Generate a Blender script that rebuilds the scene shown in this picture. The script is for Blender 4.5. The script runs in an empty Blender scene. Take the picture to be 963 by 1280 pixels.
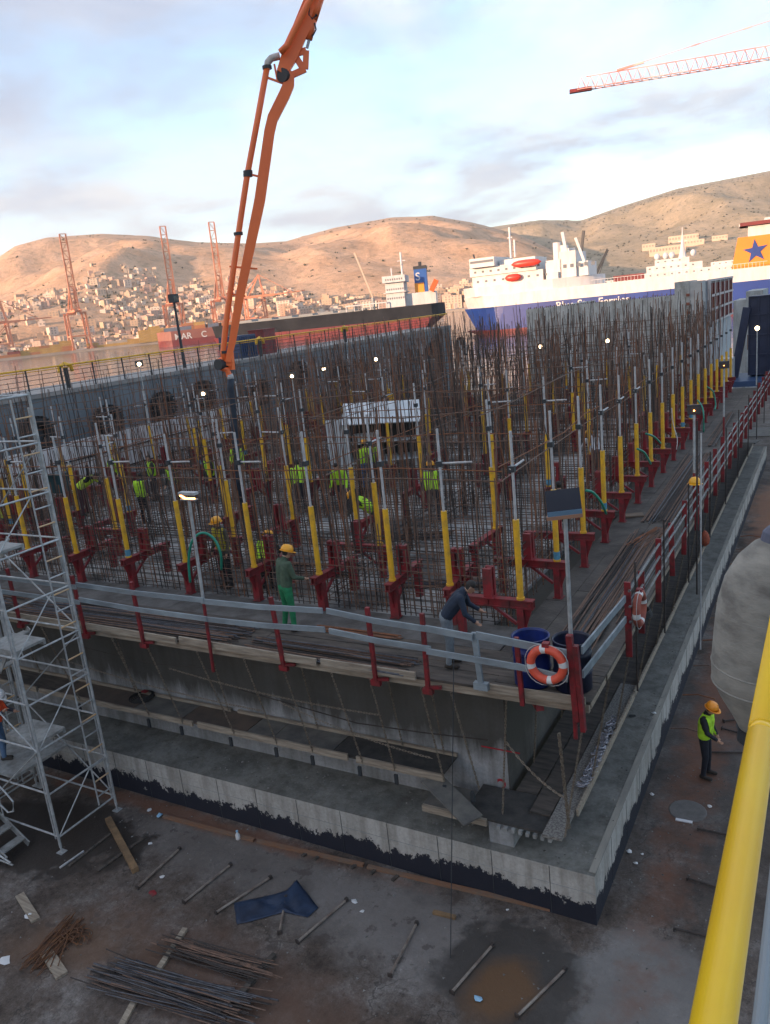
import bpy, math, random
from mathutils import Vector, Matrix, noise
random.seed(11)
R=math.radians
sc=bpy.context.scene
col=sc.collection
# ---------------------------------------------------------------- camera
F_PX,CX,CY=990.3,481.5,640.0
CAMLOC=Vector((0,0,10.2))
CAMROT=(Matrix.Rotation(0.53105261,3,'Z')@Matrix.Rotation(1.32086611,3,'X')@Matrix.Rotation(-0.10598786,3,'Z'))
cd=bpy.data.cameras.new('camera'); cam=bpy.data.objects.new('camera',cd); col.objects.link(cam)
cam.matrix_world=Matrix.Translation(CAMLOC)@CAMROT.to_4x4()
cd.sensor_fit='HORIZONTAL'; cd.sensor_width=36; cd.lens=36*F_PX/963; cd.clip_start=.05; cd.clip_end=20000
sc.camera=cam
# ---------------------------------------------------------------- sun, sky, exposure
SUN_EL=10.0; SUN_DIR=Vector((-.44,-.90,0)).normalized()   # horizontal direction the light comes from
sd=bpy.data.lights.new('sun','SUN'); sd.energy=5.0; sd.angle=R(.53); sd.color=(1.0,.63,.40)
sun=bpy.data.objects.new('sun',sd); col.objects.link(sun)
sv=Vector((SUN_DIR.x*math.cos(R(SUN_EL)),SUN_DIR.y*math.cos(R(SUN_EL)),math.sin(R(SUN_EL))))
sun.rotation_euler=sv.to_track_quat('Z','Y').to_euler()
sc.view_settings.view_transform='Standard'; sc.view_settings.look='None'
sc.view_settings.exposure=1.3; sc.view_settings.gamma=1; sc.view_settings.use_curve_mapping=False
SKY_STR=.21; CLOUD_STR=.42
def world():
    w=bpy.data.worlds.new('World'); sc.world=w; w.use_nodes=True
    nt=w.node_tree; N=nt.nodes; L=nt.links; N.clear()
    out=N.new('ShaderNodeOutputWorld'); mix=N.new('ShaderNodeMixShader'); b1=N.new('ShaderNodeBackground'); b2=N.new('ShaderNodeBackground')
    sky=N.new('ShaderNodeTexSky'); sky.sky_type='NISHITA'; sky.sun_disc=False
    sky.sun_elevation=R(SUN_EL); sky.sun_rotation=math.atan2(SUN_DIR.x,SUN_DIR.y); sky.air_density=1.0; sky.dust_density=.6; sky.ozone_density=2.0
    b1.inputs[1].default_value=SKY_STR
    L.new(sky.outputs[0],b1.inputs[0])
    tc=N.new('ShaderNodeTexCoord'); sep=N.new('ShaderNodeSeparateXYZ'); L.new(tc.outputs['Generated'],sep.inputs[0])
    # cloud layer seen in perspective: divide by elevation
    def m(op,a,b=None,c=None,clamp=False):
        n=N.new('ShaderNodeMath'); n.operation=op; n.use_clamp=clamp
        for i,v in enumerate((a,b,c)):
            if v is None: continue
            if hasattr(v,'links'): L.new(v,n.inputs[i])
            else: n.inputs[i].default_value=v
        return n.outputs[0]
    zc=m('MAXIMUM',sep.outputs[2],0.0); den=m('ADD',zc,.22)
    cb=N.new('ShaderNodeCombineXYZ'); L.new(m('DIVIDE',sep.outputs[0],den),cb.inputs[0]); L.new(m('DIVIDE',sep.outputs[1],den),cb.inputs[1]); L.new(m('MULTIPLY',zc,1.5),cb.inputs[2])
    def nz(scale,det,rough,off,dist=.3):
        mp=N.new('ShaderNodeMapping'); mp.inputs['Location'].default_value=off; L.new(cb.outputs[0],mp.inputs[0])
        n=N.new('ShaderNodeTexNoise'); n.inputs['Scale'].default_value=scale; n.inputs['Detail'].default_value=det; n.inputs['Roughness'].default_value=rough; n.inputs['Distortion'].default_value=dist
        L.new(mp.outputs[0],n.inputs['Vector']); return n.outputs['Fac']
    def ramp(f,stops):
        r=N.new('ShaderNodeValToRGB'); e=r.color_ramp.elements
        while len(e)<len(stops): e.new(.5)
        for q,(p,c) in zip(e,stops): q.position=p; q.color=(*c,1)
        L.new(f,r.inputs[0]); return r.outputs[0]
    big=nz(1.15,7,.55,(3.3,1.7,0)); fine=nz(2.6,8,.6,(8.1,4.2,2)); 
    cov=m('ADD',m('MULTIPLY',big,.72),m('MULTIPLY',fine,.28))
    mask=ramp(cov,[(.42,(0,0,0)),(.49,(.5,.5,.5)),(.57,(.95,.95,.95))])
    # soft lavender grey bellies and cream tops
    tone=nz(1.7,6,.55,(1.2,9.4,5))
    cc=ramp(tone,[(.34,(.46,.56,.76)),(.44,(.60,.68,.84)),(.52,(.88,.90,.94)),(.61,(1.16,1.12,1.06))])
    mx=N.new('ShaderNodeMixRGB'); mx.inputs[2].default_value=(.56,.68,.82,1)
    lowf=ramp(zc,[(0.0,(.95,.95,.95)),(.10,(.75,.75,.75)),(.22,(.30,.30,.30)),(.36,(0,0,0))]); L.new(lowf,mx.inputs[0]); L.new(cc,mx.inputs[1])
    L.new(mx.outputs[0],b2.inputs[0]); b2.inputs[1].default_value=CLOUD_STR
    mk=m('MULTIPLY',mask,.92); L.new(m('ADD',mk,.06),mix.inputs[0]); L.new(b1.outputs[0],mix.inputs[1]); L.new(b2.outputs[0],mix.inputs[2]); L.new(mix.outputs[0],out.inputs[0])
world()
sc.render.engine='CYCLES'
# ---------------------------------------------------------------- unprojection helpers (points measured once, placed on real planes)
def ray(x,y): return CAMROT@Vector(((x-CX)/F_PX,-(y-CY)/F_PX,-1))
def onz(x,y,z): d=ray(x,y); return CAMLOC+d*((z-CAMLOC.z)/d.z)
def onx(x,y,X): d=ray(x,y); return CAMLOC+d*((X-CAMLOC.x)/d.x)
def ony(x,y,Y): d=ray(x,y); return CAMLOC+d*((Y-CAMLOC.y)/d.y)
def atD(x,y,D): d=ray(x,y); return CAMLOC+d*(D/math.hypot(d.x,d.y))
ORD=['first','second','third','fourth','fifth','sixth','seventh','eighth','ninth','tenth','eleventh','twelfth','thirteenth','fourteenth','fifteenth','sixteenth','seventeenth','eighteenth','nineteenth','twentieth','twenty-first','twenty-second','twenty-third','twenty-fourth','twenty-fifth','twenty-sixth','twenty-seventh','twenty-eighth','twenty-ninth','thirtieth']
# ---------------------------------------------------------------- materials
MATS={}
def mat(name,c1,c2=None,rough=.7,scale=3.0,metal=0,bump=0,bscale=None,detail=6,c3=None,stretch=(1,1,1),lo=.35,hi=.65,emit=None,spec=.5,seed=0,rvar=0,coat=0):
    if name in MATS: return MATS[name]
    mt=bpy.data.materials.new(name); MATS[name]=mt; mt.use_nodes=True
    nt=mt.node_tree; N=nt.nodes; L=nt.links; b=N['Principled BSDF']
    b.inputs['Roughness'].default_value=rough; b.inputs['Metallic'].default_value=metal
    b.inputs['Specular IOR Level'].default_value=spec
    if coat: b.inputs['Coat Weight'].default_value=coat
    if emit: b.inputs['Emission Color'].default_value=(*emit[0],1); b.inputs['Emission Strength'].default_value=emit[1]
    if c2 is None and not bump:
        b.inputs['Base Color'].default_value=(*c1,1); return mt
    tc=N.new('ShaderNodeTexCoord'); mp=N.new('ShaderNodeMapping'); mp.inputs['Scale'].default_value=stretch; mp.inputs['Location'].default_value=(seed*3.7,seed*1.9,seed)
    L.new(tc.outputs['Object'],mp.inputs[0])
    nz=N.new('ShaderNodeTexNoise'); nz.inputs['Scale'].default_value=scale; nz.inputs['Detail'].default_value=detail; nz.inputs['Roughness'].default_value=.62
    L.new(mp.outputs[0],nz.inputs['Vector'])
    r=N.new('ShaderNodeValToRGB'); e=r.color_ramp.elements
    e[0].position=lo; e[0].color=(*c1,1); e[1].position=hi; e[1].color=(*(c2 or c1),1)
    if c3: q=e.new((lo+hi)/2); q.color=(*c3,1)
    L.new(nz.outputs['Fac'],r.inputs[0]); L.new(r.outputs[0],b.inputs['Base Color'])
    if rvar:
        mr=N.new('ShaderNodeMapRange'); mr.inputs[1].default_value=.3; mr.inputs[2].default_value=.7; mr.inputs[3].default_value=rough-rvar; mr.inputs[4].default_value=rough+rvar
        L.new(nz.outputs['Fac'],mr.inputs[0]); L.new(mr.outputs[0],b.inputs['Roughness'])
    if bump:
        n2=N.new('ShaderNodeTexNoise'); n2.inputs['Scale'].default_value=bscale or scale*4; n2.inputs['Detail'].default_value=8; L.new(mp.outputs[0],n2.inputs['Vector'])
        bp=N.new('ShaderNodeBump'); bp.inputs['Strength'].default_value=bump; bp.inputs['Distance'].default_value=.02; L.new(n2.outputs['Fac'],bp.inputs['Height']); L.new(bp.outputs[0],b.inputs['Normal'])
    return mt
M=mat
m_red=M('red_steel',(.26,.018,.024),(.09,.028,.026),rough=.6,scale=5,bump=.25,lo=.38,hi=.68)
m_red2=M('red_post_paint',(.24,.016,.022),(.10,.02,.02),rough=.5,scale=9,bump=.1)
m_yel=M('yellow_paint',(.78,.43,.02),(.42,.24,.05),rough=.55,scale=6,lo=.42,hi=.78,bump=.1)
m_yelrail=M('yellow_gloss_paint',(.88,.56,.012),(.84,.50,.012),rough=.30,scale=5)
m_white=M('white_pipe_paint',(.52,.53,.53),(.34,.32,.31),rough=.5,scale=8,lo=.35,hi=.7)
m_galv=M('galvanised_steel',(.48,.50,.50),(.30,.31,.31),rough=.45,metal=.25,scale=7,bump=.05)
m_galvd=M('aluminium_deck',(.36,.37,.36),(.20,.20,.19),rough=.55,metal=.2,scale=5)
m_rail=M('bluish_grey_board',(.27,.32,.345),(.14,.16,.175),rough=.6,scale=4,stretch=(.4,1,1),lo=.3,hi=.7)
m_rust=M('rebar_rust',(.20,.118,.082),(.11,.075,.058),rough=.85,scale=9)
m_rust2=M('rebar_dark',(.06,.046,.04),(.03,.026,.024),rough=.8,scale=9)
m_rust3=M('rebar_orange_rust',(.26,.105,.05),(.15,.065,.035),rough=.9,scale=7)
m_wood=M('weathered_timber',(.21,.16,.115),(.10,.075,.055),rough=.85,scale=5,stretch=(.5,6,6),bump=.2)
m_woodp=M('pale_timber',(.36,.31,.24),(.20,.16,.12),rough=.85,scale=4,stretch=(.5,5,5),bump=.15)
m_woodd=M('dirty_plank_deck',(.105,.085,.07),(.04,.035,.03),rough=.85,scale=3,stretch=(.6,3,3),bump=.3)
m_dkbar=M('glossy_dark_bar',(.10,.11,.13),(.05,.05,.06),rough=.45,metal=.4,scale=8)
m_black=M('black_rubber',(.018,.018,.018),(.03,.03,.03),rough=.8,scale=10,bump=.2)
m_dark=M('dark_steel',(.03,.035,.04),rough=.6)
m_blue=M('blue_plastic',(.012,.03,.19),(.008,.018,.09),rough=.4,scale=4)
m_teal=M('green_hose',(.02,.24,.16),rough=.45)
m_orange=M('orange_boom_paint',(.95,.20,.05),(.80,.15,.04),rough=.42,scale=1.2,lo=.3,hi=.75)
m_tarp=M('blue_tarp',(.016,.036,.08),(.008,.017,.04),rough=.6,scale=3,bump=.6,bscale=6)
m_lamp=M('lamp_glow',(1,.9,.75),emit=((1,.70,.42),9))
m_flame=M('orange_lamp_glow',(1,.5,.2),emit=((1,.35,.08),6))
m_glass=M('dark_glass',(.02,.03,.045),rough=.15)
# ---------------------------------------------------------------- mesh builder
class MB:
    def __init__(s): s.v=[]; s.f=[]; s.m=[]
    def add(s,vs,fs,mi=0):
        o=len(s.v); s.v+= [tuple(v) for v in vs]; s.f+=[tuple(i+o for i in f) for f in fs]; s.m+=[mi]*len(fs); return s
    def box(s,x0,x1,y0,y1,z0,z1,mi=0):
        return s.add([(x0,y0,z0),(x1,y0,z0),(x1,y1,z0),(x0,y1,z0),(x0,y0,z1),(x1,y0,z1),(x1,y1,z1),(x0,y1,z1)],[(3,2,1,0),(4,5,6,7),(0,1,5,4),(1,2,6,5),(2,3,7,6),(3,0,4,7)],mi)
    def bar(s,a,b,w,h,up=(0,0,1),mi=0):      # rectangular beam; w across, h along up
        a=Vector(a); b=Vector(b); d=(b-a).normalized(); u=Vector(up)
        if abs(d.dot(u))>.98: u=Vector((0,1,0))
        x=d.cross(u).normalized(); u=x.cross(d)
        c=[x*(-w/2)+u*(-h/2),x*(w/2)+u*(-h/2),x*(w/2)+u*(h/2),x*(-w/2)+u*(h/2)]
        return s.add([a+k for k in c]+[b+k for k in c],[(3,2,1,0),(4,5,6,7),(0,1,5,4),(1,2,6,5),(2,3,7,6),(3,0,4,7)],mi)
    def tube(s,a,b,r,n=6,r2=None,mi=0,cap=True):
        a=Vector(a); b=Vector(b); r2=r if r2 is None else r2; d=(b-a).normalized()
        u=Vector((0,0,1)) if abs(d.z)<.9 else Vector((0,1,0)); x=d.cross(u).normalized(); y=d.cross(x)
        vs=[a+(x*math.cos(t)+y*math.sin(t))*r for t in [2*math.pi*i/n for i in range(n)]]+[b+(x*math.cos(t)+y*math.sin(t))*r2 for t in [2*math.pi*i/n for i in range(n)]]
        fs=[(i,(i+1)%n,n+(i+1)%n,n+i) for i in range(n)]
        if cap: fs+=[tuple(range(n-1,-1,-1)),tuple(range(n,2*n))]
        return s.add(vs,fs,mi)
    def path(s,pts,r,n=6,mi=0):
        pts=[Vector(p) for p in pts]; rings=[]; ref=None
        for i,p in enumerate(pts):
            d=(pts[min(i+1,len(pts)-1)]-pts[max(i-1,0)]).normalized()
            if ref is None: ref=Vector((0,0,1)) if abs(d.z)<.9 else Vector((1,0,0))
            x=d.cross(ref).normalized(); y=d.cross(x); ref=-y if False else ref
            rr=r[i] if isinstance(r,(list,tuple)) else r
            rings.append([p+(x*math.cos(t)+y*math.sin(t))*rr for t in [2*math.pi*k/n for k in range(n)]])
        vs=[v for q in rings for v in q]; fs=[]
        for i in range(len(pts)-1):
            for k in range(n): fs.append((i*n+k,i*n+(k+1)%n,(i+1)*n+(k+1)%n,(i+1)*n+k))
        fs+=[tuple(range(n-1,-1,-1)),tuple((len(pts)-1)*n+k for k in range(n))]
        return s.add(vs,fs,mi)
    def lathe(s,prof,c=(0,0,0),n=24,mi=0,axis='z'):
        vs=[];fs=[]
        for (r,z) in prof:
            for k in range(n):
                t=2*math.pi*k/n; p=(r*math.cos(t),r*math.sin(t),z)
                if axis=='y': p=(p[0],z,p[1])
                if axis=='x': p=(z,p[0],p[1])
                vs.append((p[0]+c[0],p[1]+c[1],p[2]+c[2]))
        for i in range(len(prof)-1):
            for k in range(n): fs.append((i*n+k,i*n+(k+1)%n,(i+1)*n+(k+1)%n,(i+1)*n+k))
        if prof[0][0]>1e-4: fs.append(tuple(range(n-1,-1,-1)))
        if prof[-1][0]>1e-4: fs.append(tuple((len(prof)-1)*n+k for k in range(n)))
        return s.add(vs,fs,mi)
    def torus(s,c,R_,r,axis='z',n=28,k=10,band=None):
        vs=[];fs=[];ms=[]
        for i in range(n):
            t=2*math.pi*i/n
            for j in range(k):
                q=2*math.pi*j/k; rr=R_+r*math.cos(q); p=(rr*math.cos(t),rr*math.sin(t),r*math.sin(q))
                if axis=='y': p=(p[0],p[2],p[1])
                if axis=='x': p=(p[2],p[0],p[1])
                vs.append((p[0]+c[0],p[1]+c[1],p[2]+c[2]))
        o=len(s.v); s.v+=vs
        for i in range(n):
            for j in range(k):
                s.f.append(tuple(o+q for q in (i*k+j,((i+1)%n)*k+j,((i+1)%n)*k+(j+1)%k,i*k+(j+1)%k))); s.m.append(1 if band and (i%(n//band) in (0,1)) else 0)
        return s
    def build(s,name,mats,parent=None,loc=None,smooth=False):
        me=bpy.data.meshes.new(name)
        off=Vector(loc) if loc is not None else Vector((0,0,0))
        me.from_pydata(s.v if loc is None else [tuple(Vector(v)-off) for v in s.v],[],s.f)
        if not isinstance(mats,(list,tuple)): mats=[mats]
        for q in mats: me.materials.append(q)
        if len(mats)>1: me.polygons.foreach_set('material_index',s.m)
        if smooth: me.polygons.foreach_set('use_smooth',[True]*len(me.polygons))
        me.update()
        o=bpy.data.objects.new(name,me); col.objects.link(o); o.location=off
        if parent: o.parent=parent
        return o
def tag(o,label=None,cat=None,group=None,kind=None):
    if label: o['label']=label
    if cat: o['category']=cat
    if group: o['group']=group
    if kind: o['kind']=kind
    return o
def thing(name,label,cat,loc=(0,0,0),rz=0,group=None):
    o=bpy.data.objects.new(name,None); col.objects.link(o); o.location=loc; o.rotation_euler=(0,0,rz); o.empty_display_size=.2
    return tag(o,label,cat,group)
def copy_tree(o,parent=None,loc=None,rz=None,label=None,group=None):
    c=o.copy(); col.objects.link(c)
    if parent: c.parent=parent
    if loc is not None: c.location=loc
    if rz is not None: c.rotation_euler=(0,0,rz)
    if label: c['label']=label
    if group: c['group']=group
    for ch in KIDS(o): copy_tree(ch,c)
    return c
_k={}
def KIDS(o):
    if o.name not in _k: _k[o.name]=[q for q in bpy.data.objects if q.parent==o]
    return _k[o.name]
def struct(name,mb,m,smooth=False,kind='structure'): return tag(mb.build(name,m,smooth=smooth),kind=kind)
def hor(x): return 437.0-(437.0-334.8)*x/963
def proj(p):
    v=CAMROT.transposed()@(Vector(p)-CAMLOC); return CX+F_PX*v.x/-v.z, CY+F_PX*v.y/v.z
# ================================================================ SETTING
# ---- node helper for large ground materials
def stain_floor():
    mt=bpy.data.materials.new('dock_floor_concrete'); mt.use_nodes=True; nt=mt.node_tree; N=nt.nodes; L=nt.links; b=N['Principled BSDF']
    tc=N.new('ShaderNodeTexCoord'); P=tc.outputs['Object']
    def m(op,a,b_=None,c=None,clamp=False):
        n=N.new('ShaderNodeMath'); n.operation=op; n.use_clamp=clamp
        for i,v in enumerate((a,b_,c)):
            if v is None: continue
            if hasattr(v,'links'): L.new(v,n.inputs[i])
            else: n.inputs[i].default_value=v
        return n.outputs[0]
    def nz(scale,det=6,rough=.6,off=0,dist=0):
        mp=N.new('ShaderNodeMapping'); mp.inputs['Location'].default_value=(off,off*.7,0); L.new(P,mp.inputs[0])
        n=N.new('ShaderNodeTexNoise'); n.inputs['Scale'].default_value=scale; n.inputs['Detail'].default_value=det; n.inputs['Roughness'].default_value=rough; n.inputs['Distortion'].default_value=dist
        L.new(mp.outputs[0],n.inputs['Vector']); return n.outputs['Fac']
    def ramp(f,stops):
        r=N.new('ShaderNodeValToRGB'); e=r.color_ramp.elements
        while len(e)<len(stops): e.new(.5)
        for q,(p,c) in zip(e,stops): q.position=p; q.color=(*c,1) if len(c)==3 else c
        L.new(f,r.inputs[0]); return r.outputs[0]
    def mixc(f,a,b_):
        n=N.new('ShaderNodeMixRGB')
        for i,v in enumerate((f,a,b_)):
            if hasattr(v,'links'): L.new(v,n.inputs[i])
            else: n.inputs[i].default_value=v if i==0 else (*v,1)
        return n.outputs[0]
    edge=nz(1.6,8,.65,5)
    def patch(cx,cy,rx,ry,rot=0,amp=.9,soft=.12):
        mp=N.new('ShaderNodeMapping'); mp.vector_type='TEXTURE'; mp.inputs['Location'].default_value=(cx,cy,0); mp.inputs['Rotation'].default_value=(0,0,R(rot)); mp.inputs['Scale'].default_value=(rx,ry,1)
        L.new(P,mp.inputs[0]); ln=N.new('ShaderNodeVectorMath'); ln.operation='LENGTH'; L.new(mp.outputs[0],ln.inputs[0])
        d=m('ADD',ln.outputs['Value'],m('MULTIPLY',m('SUBTRACT',edge,.5),amp*2))
        r=N.new('ShaderNodeMapRange'); r.inputs[1].default_value=1+soft; r.inputs[2].default_value=1-soft; L.new(d,r.inputs[0]); return r.outputs[0]
    base=ramp(nz(.9,10,.74,1),[(.34,(.038,.026,.019)),(.47,(.088,.068,.055)),(.55,(.125,.105,.092)),(.66,(.20,.182,.168))])
    fine=ramp(nz(9,8,.7,2),[(.33,(.34,.31,.29)),(.45,(.85,.84,.83)),(.6,(1.1,1.1,1.1)),(.70,(1.9,1.9,1.9))])
    mul=N.new('ShaderNodeMixRGB'); mul.blend_type='MULTIPLY'; mul.inputs[0].default_value=.85; L.new(base,mul.inputs[1]); L.new(fine,mul.inputs[2])
    grain=ramp(nz(34,6,.75,12),[(.30,(.55,.52,.50)),(.5,(1,1,1)),(.72,(1.5,1.5,1.5))]); m2=N.new('ShaderNodeMixRGB'); m2.blend_type='MULTIPLY'; m2.inputs[0].default_value=.8; L.new(mul.outputs[0],m2.inputs[1]); L.new(grain,m2.inputs[2])
    cr=N.new('ShaderNodeTexVoronoi'); cr.feature='DISTANCE_TO_EDGE'; cr.inputs['Scale'].default_value=.55; wv=N.new('ShaderNodeVectorMath'); wv.operation='ADD'; wn=N.new('ShaderNodeTexNoise'); wn.inputs['Scale'].default_value=2.2; wn.inputs['Detail'].default_value=6; L.new(P,wn.inputs['Vector']); L.new(P,wv.inputs[0]); L.new(wn.outputs['Color'],wv.inputs[1]); L.new(wv.outputs[0],cr.inputs['Vector'])
    c=mixc(ramp(cr.outputs['Distance'],[(0,(.7,.7,.7)),(.006,(.5,.5,.5)),(.011,(0,0,0))]),m2.outputs[0],(.03,.025,.022))
    c=mixc(m('MULTIPLY',patch(-6.2,9.6,2.6,.9,0,.9,.4),.6),c,(.215,.20,.188))
    c=mixc(m('MULTIPLY',patch(-10.5,9.9,3.0,.7,0,.9,.4),.6),c,(.15,.135,.125))
    c=mixc(m('MULTIPLY',patch(-7.4,7.2,3.4,.8,-8,1.0,.5),.7),c,(.115,.062,.040))
    c=mixc(m('MULTIPLY',patch(-11.4,6.9,1.2,.6,20,1.0,.5),.7),c,(.13,.075,.045))
    spots=ramp(nz(2.3,5,.6,7),[(.60,(0,0,0)),(.64,(1,1,1))])
    c=mixc(m('MULTIPLY',spots,.6),c,(.055,.042,.036))
    wet=patch(-14.6,8.9,2.5,1.15,8,.8,.08)
    c=mixc(m('MULTIPLY',wet,.88),c,(.034,.027,.023))
    wet2=patch(-4.1,9.35,1.25,1.0,-25,.7,.10); c=mixc(m('MULTIPLY',wet2,.85),c,(.045,.040,.036))
    org=patch(-4.15,9.0,.5,.62,-20,.6,.3); c=mixc(m('MULTIPLY',org,.75),c,(.15,.075,.03))
    pale=patch(-2.1,9.5,.95,1.6,10,.6,.12); c=mixc(m('MULTIPLY',pale,.7),c,(.19,.18,.17))
    aisle=patch(-1.6,17,1.9,5.5,0,.5,.3); c=mixc(m('MULTIPLY',aisle,.55),c,(.055,.050,.048))
    # rusty run-off strip along the foot of the slab
    rs=patch(-2.3,26,.55,14,0,1.1,.4); c=mixc(m('MULTIPLY',rs,.7),c,(.17,.065,.03))
    rf=patch(-12,10.55,4.5,.22,0,1.4,.4); c=mixc(m('MULTIPLY',rf,.65),c,(.17,.07,.035))
    far=patch(-1.6,38,1.6,5,0,.6,.2); c=mixc(m('MULTIPLY',far,.7),c,(.28,.14,.08))
    L.new(c,b.inputs['Base Color'])
    rr=ramp(m('MAXIMUM',m('MULTIPLY',wet,.8),m('MULTIPLY',wet2,.6)),[(0,(.85,.85,.85)),(1,(.30,.30,.30))]); L.new(rr,b.inputs['Roughness'])
    bp=N.new('ShaderNodeBump'); bp.inputs['Strength'].default_value=.5; bp.inputs['Distance'].default_value=.02; L.new(nz(14,8,.7,3),bp.inputs['Height']); L.new(bp.outputs[0],b.inputs['Normal'])
    return mt
mb=MB().box(-31.4,-.02,-20,78,-3,0); struct('dock_floor',mb,stain_floor())
# ---- water
mw=bpy.data.materials.new('harbour_water'); mw.use_nodes=True
nt=mw.node_tree; b=nt.nodes['Principled BSDF']; b.inputs['Base Color'].default_value=(.05,.075,.085,1); b.inputs['Roughness'].default_value=.12; b.inputs['IOR'].default_value=1.33
tc=nt.nodes.new('ShaderNodeTexCoord'); n1=nt.nodes.new('ShaderNodeTexNoise'); n1.inputs['Scale'].default_value=.35; n1.inputs['Detail'].default_value=6
bp=nt.nodes.new('ShaderNodeBump'); bp.inputs['Strength'].default_value=.35; bp.inputs['Distance'].default_value=.25
nt.links.new(tc.outputs['Object'],n1.inputs['Vector']); nt.links.new(n1.outputs['Fac'],bp.inputs['Height']); nt.links.new(bp.outputs[0],b.inputs['Normal'])
mb=MB(); mb.add([(-5600,-5600,-.8),(5600,-5600,-.8),(5600,5600,-.8),(-5600,5600,-.8)],[(0,1,2,3)]); struct('harbour_water',mb,mw)
# ---- hills
def hillmat(name,ca,cb_,cc_,sc_=.012):
    mt=bpy.data.materials.new(name); mt.use_nodes=True; nt=mt.node_tree; N=nt.nodes; L=nt.links; b=N['Principled BSDF']; b.inputs['Roughness'].default_value=1; b.inputs['Specular IOR Level'].default_value=.1
    tc=N.new('ShaderNodeTexCoord'); a=N.new('ShaderNodeTexNoise'); a.inputs['Scale'].default_value=sc_; a.inputs['Detail'].default_value=9; a.inputs['Roughness'].default_value=.65; L.new(tc.outputs['Object'],a.inputs['Vector'])
    r=N.new('ShaderNodeValToRGB'); e=r.color_ramp.elements; e[0].position=.36; e[0].color=(*ca,1); e[1].position=.62; e[1].color=(*cb_,1); L.new(a.outputs['Fac'],r.inputs[0])
    v=N.new('ShaderNodeTexNoise'); v.inputs['Scale'].default_value=.07; v.inputs['Detail'].default_value=5; v.inputs['Roughness'].default_value=.7; L.new(tc.outputs['Object'],v.inputs['Vector'])
    r2=N.new('ShaderNodeValToRGB'); e=r2.color_ramp.elements; e[0].position=.50; e[0].color=(0,0,0,1); e[1].position=.64; e[1].color=(1,1,1,1); L.new(v.outputs['Fac'],r2.inputs[0])
    mx=N.new('ShaderNodeMixRGB'); mm=N.new('ShaderNodeMath'); mm.operation='MULTIPLY'; mm.inputs[1].default_value=.6; L.new(r2.outputs[0],mm.inputs[0]); L.new(mm.outputs[0],mx.inputs[0]); L.new(r.outputs[0],mx.inputs[1]); mx.inputs[2].default_value=(*cc_,1); L.new(mx.outputs[0],b.inputs['Base Color'])
    bq=N.new('ShaderNodeTexNoise'); bq.inputs['Scale'].default_value=.03; bq.inputs['Detail'].default_value=10; bq.inputs['Roughness'].default_value=.7; L.new(tc.outputs['Object'],bq.inputs['Vector']); bp=N.new('ShaderNodeBump'); bp.inputs['Strength'].default_value=.7; bp.inputs['Distance'].default_value=9; L.new(bq.outputs['Fac'],bp.inputs['Height']); L.new(bp.outputs[0],b.inputs['Normal'])
    return mt
def interp(tab,x):
    if x<=tab[0][0]: return tab[0][1]
    for (a,b_),(c,d) in zip(tab,tab[1:]):
        if x<=c:
            t=(x-a)/(c-a); return b_+(d-b_)*t
    return tab[-1][1]
RIDGE1=[(-400,400),(-150,372),(0,350),(45,325),(85,314),(150,307),(205,307),(260,312),(330,312),(370,309),(400,301),(430,293),(470,286),(500,281),(550,279),(600,287),(650,299),(700,321),(735,348),(770,365),(1400,380)]
RIDGE2=[(300,330),(560,300),(640,289),(680,284),(730,285),(780,270),(850,252),(963,236),(1150,215),(1500,200)]
def ridge_h(tab,px,D):
    py=interp(tab,px); return 10.2+(hor(px)-py)*D/990*1.0
def col_dir(px):
    d=ray(px,hor(px)); h=Vector((d.x,d.y)); return h.normalized()
def ter(tab,px,t,D0,D1,amp,seed):
    D=D0+(D1-D0)*t; h=ridge_h(tab,px,D1)
    s=t**.85; prof=s*s*(3-2*s)*.55+s*.45
    dr=col_dir(px); x,y=dr.x*D,dr.y*D
    rel=0
    if 0<t<1.3:
        q=Vector((x*.0021+seed,y*.0021,seed)); w=max(0,1-abs(t-.5)*2)
        rel=(1-abs(noise.noise(q))*2.4)*amp*.9*w+(1-abs(noise.noise(q*2.3+Vector((4,1,0))))*2.4)*amp*.3*w + noise.noise(q*3.1)*amp*.45*w + noise.noise(q*9)*amp*.12*min(1,t*3)+noise.noise(q*27)*amp*.05*min(1,t*3)
    if t>1: prof=1-(t-1)*1.2
    z=max(-1.5,1.2+(h-1.2)*prof+rel*max(.0,min(1,h/60)))
    if t<=1: z=min(z,10.2+(h-10.2)*(D/D1)*(.90+.10*t))
    return Vector((x,y,z))
def terrain(name,tab,D0,D1,amp,seed,m,x0,x1,nx,ny):
    mb=MB(); vs=[]
    for j in range(ny+1):
        t=j/ny*1.35
        for i in range(nx+1): vs.append(ter(tab,x0+(x1-x0)*i/nx,t,D0,D1,amp,seed))
    fs=[(j*(nx+1)+i,j*(nx+1)+i+1,(j+1)*(nx+1)+i+1,(j+1)*(nx+1)+i) for j in range(ny) for i in range(nx)]
    mb.add(vs,fs); struct(name,mb,m,smooth=True)
H1=(RIDGE1,1010,2300,50,1.3); H2=(RIDGE2,1500,3700,60,7.7)
mh1=hillmat('dry_hillside',(.46,.29,.18),(.62,.41,.27),(.25,.19,.12)); mh2=hillmat('dry_far_hillside',(.31,.25,.16),(.43,.34,.23),(.17,.16,.10))
terrain('hills',*H1,mh1,-330,1250,300,110)
terrain('hills',*H2,mh2,430,1400,240,110)
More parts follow.
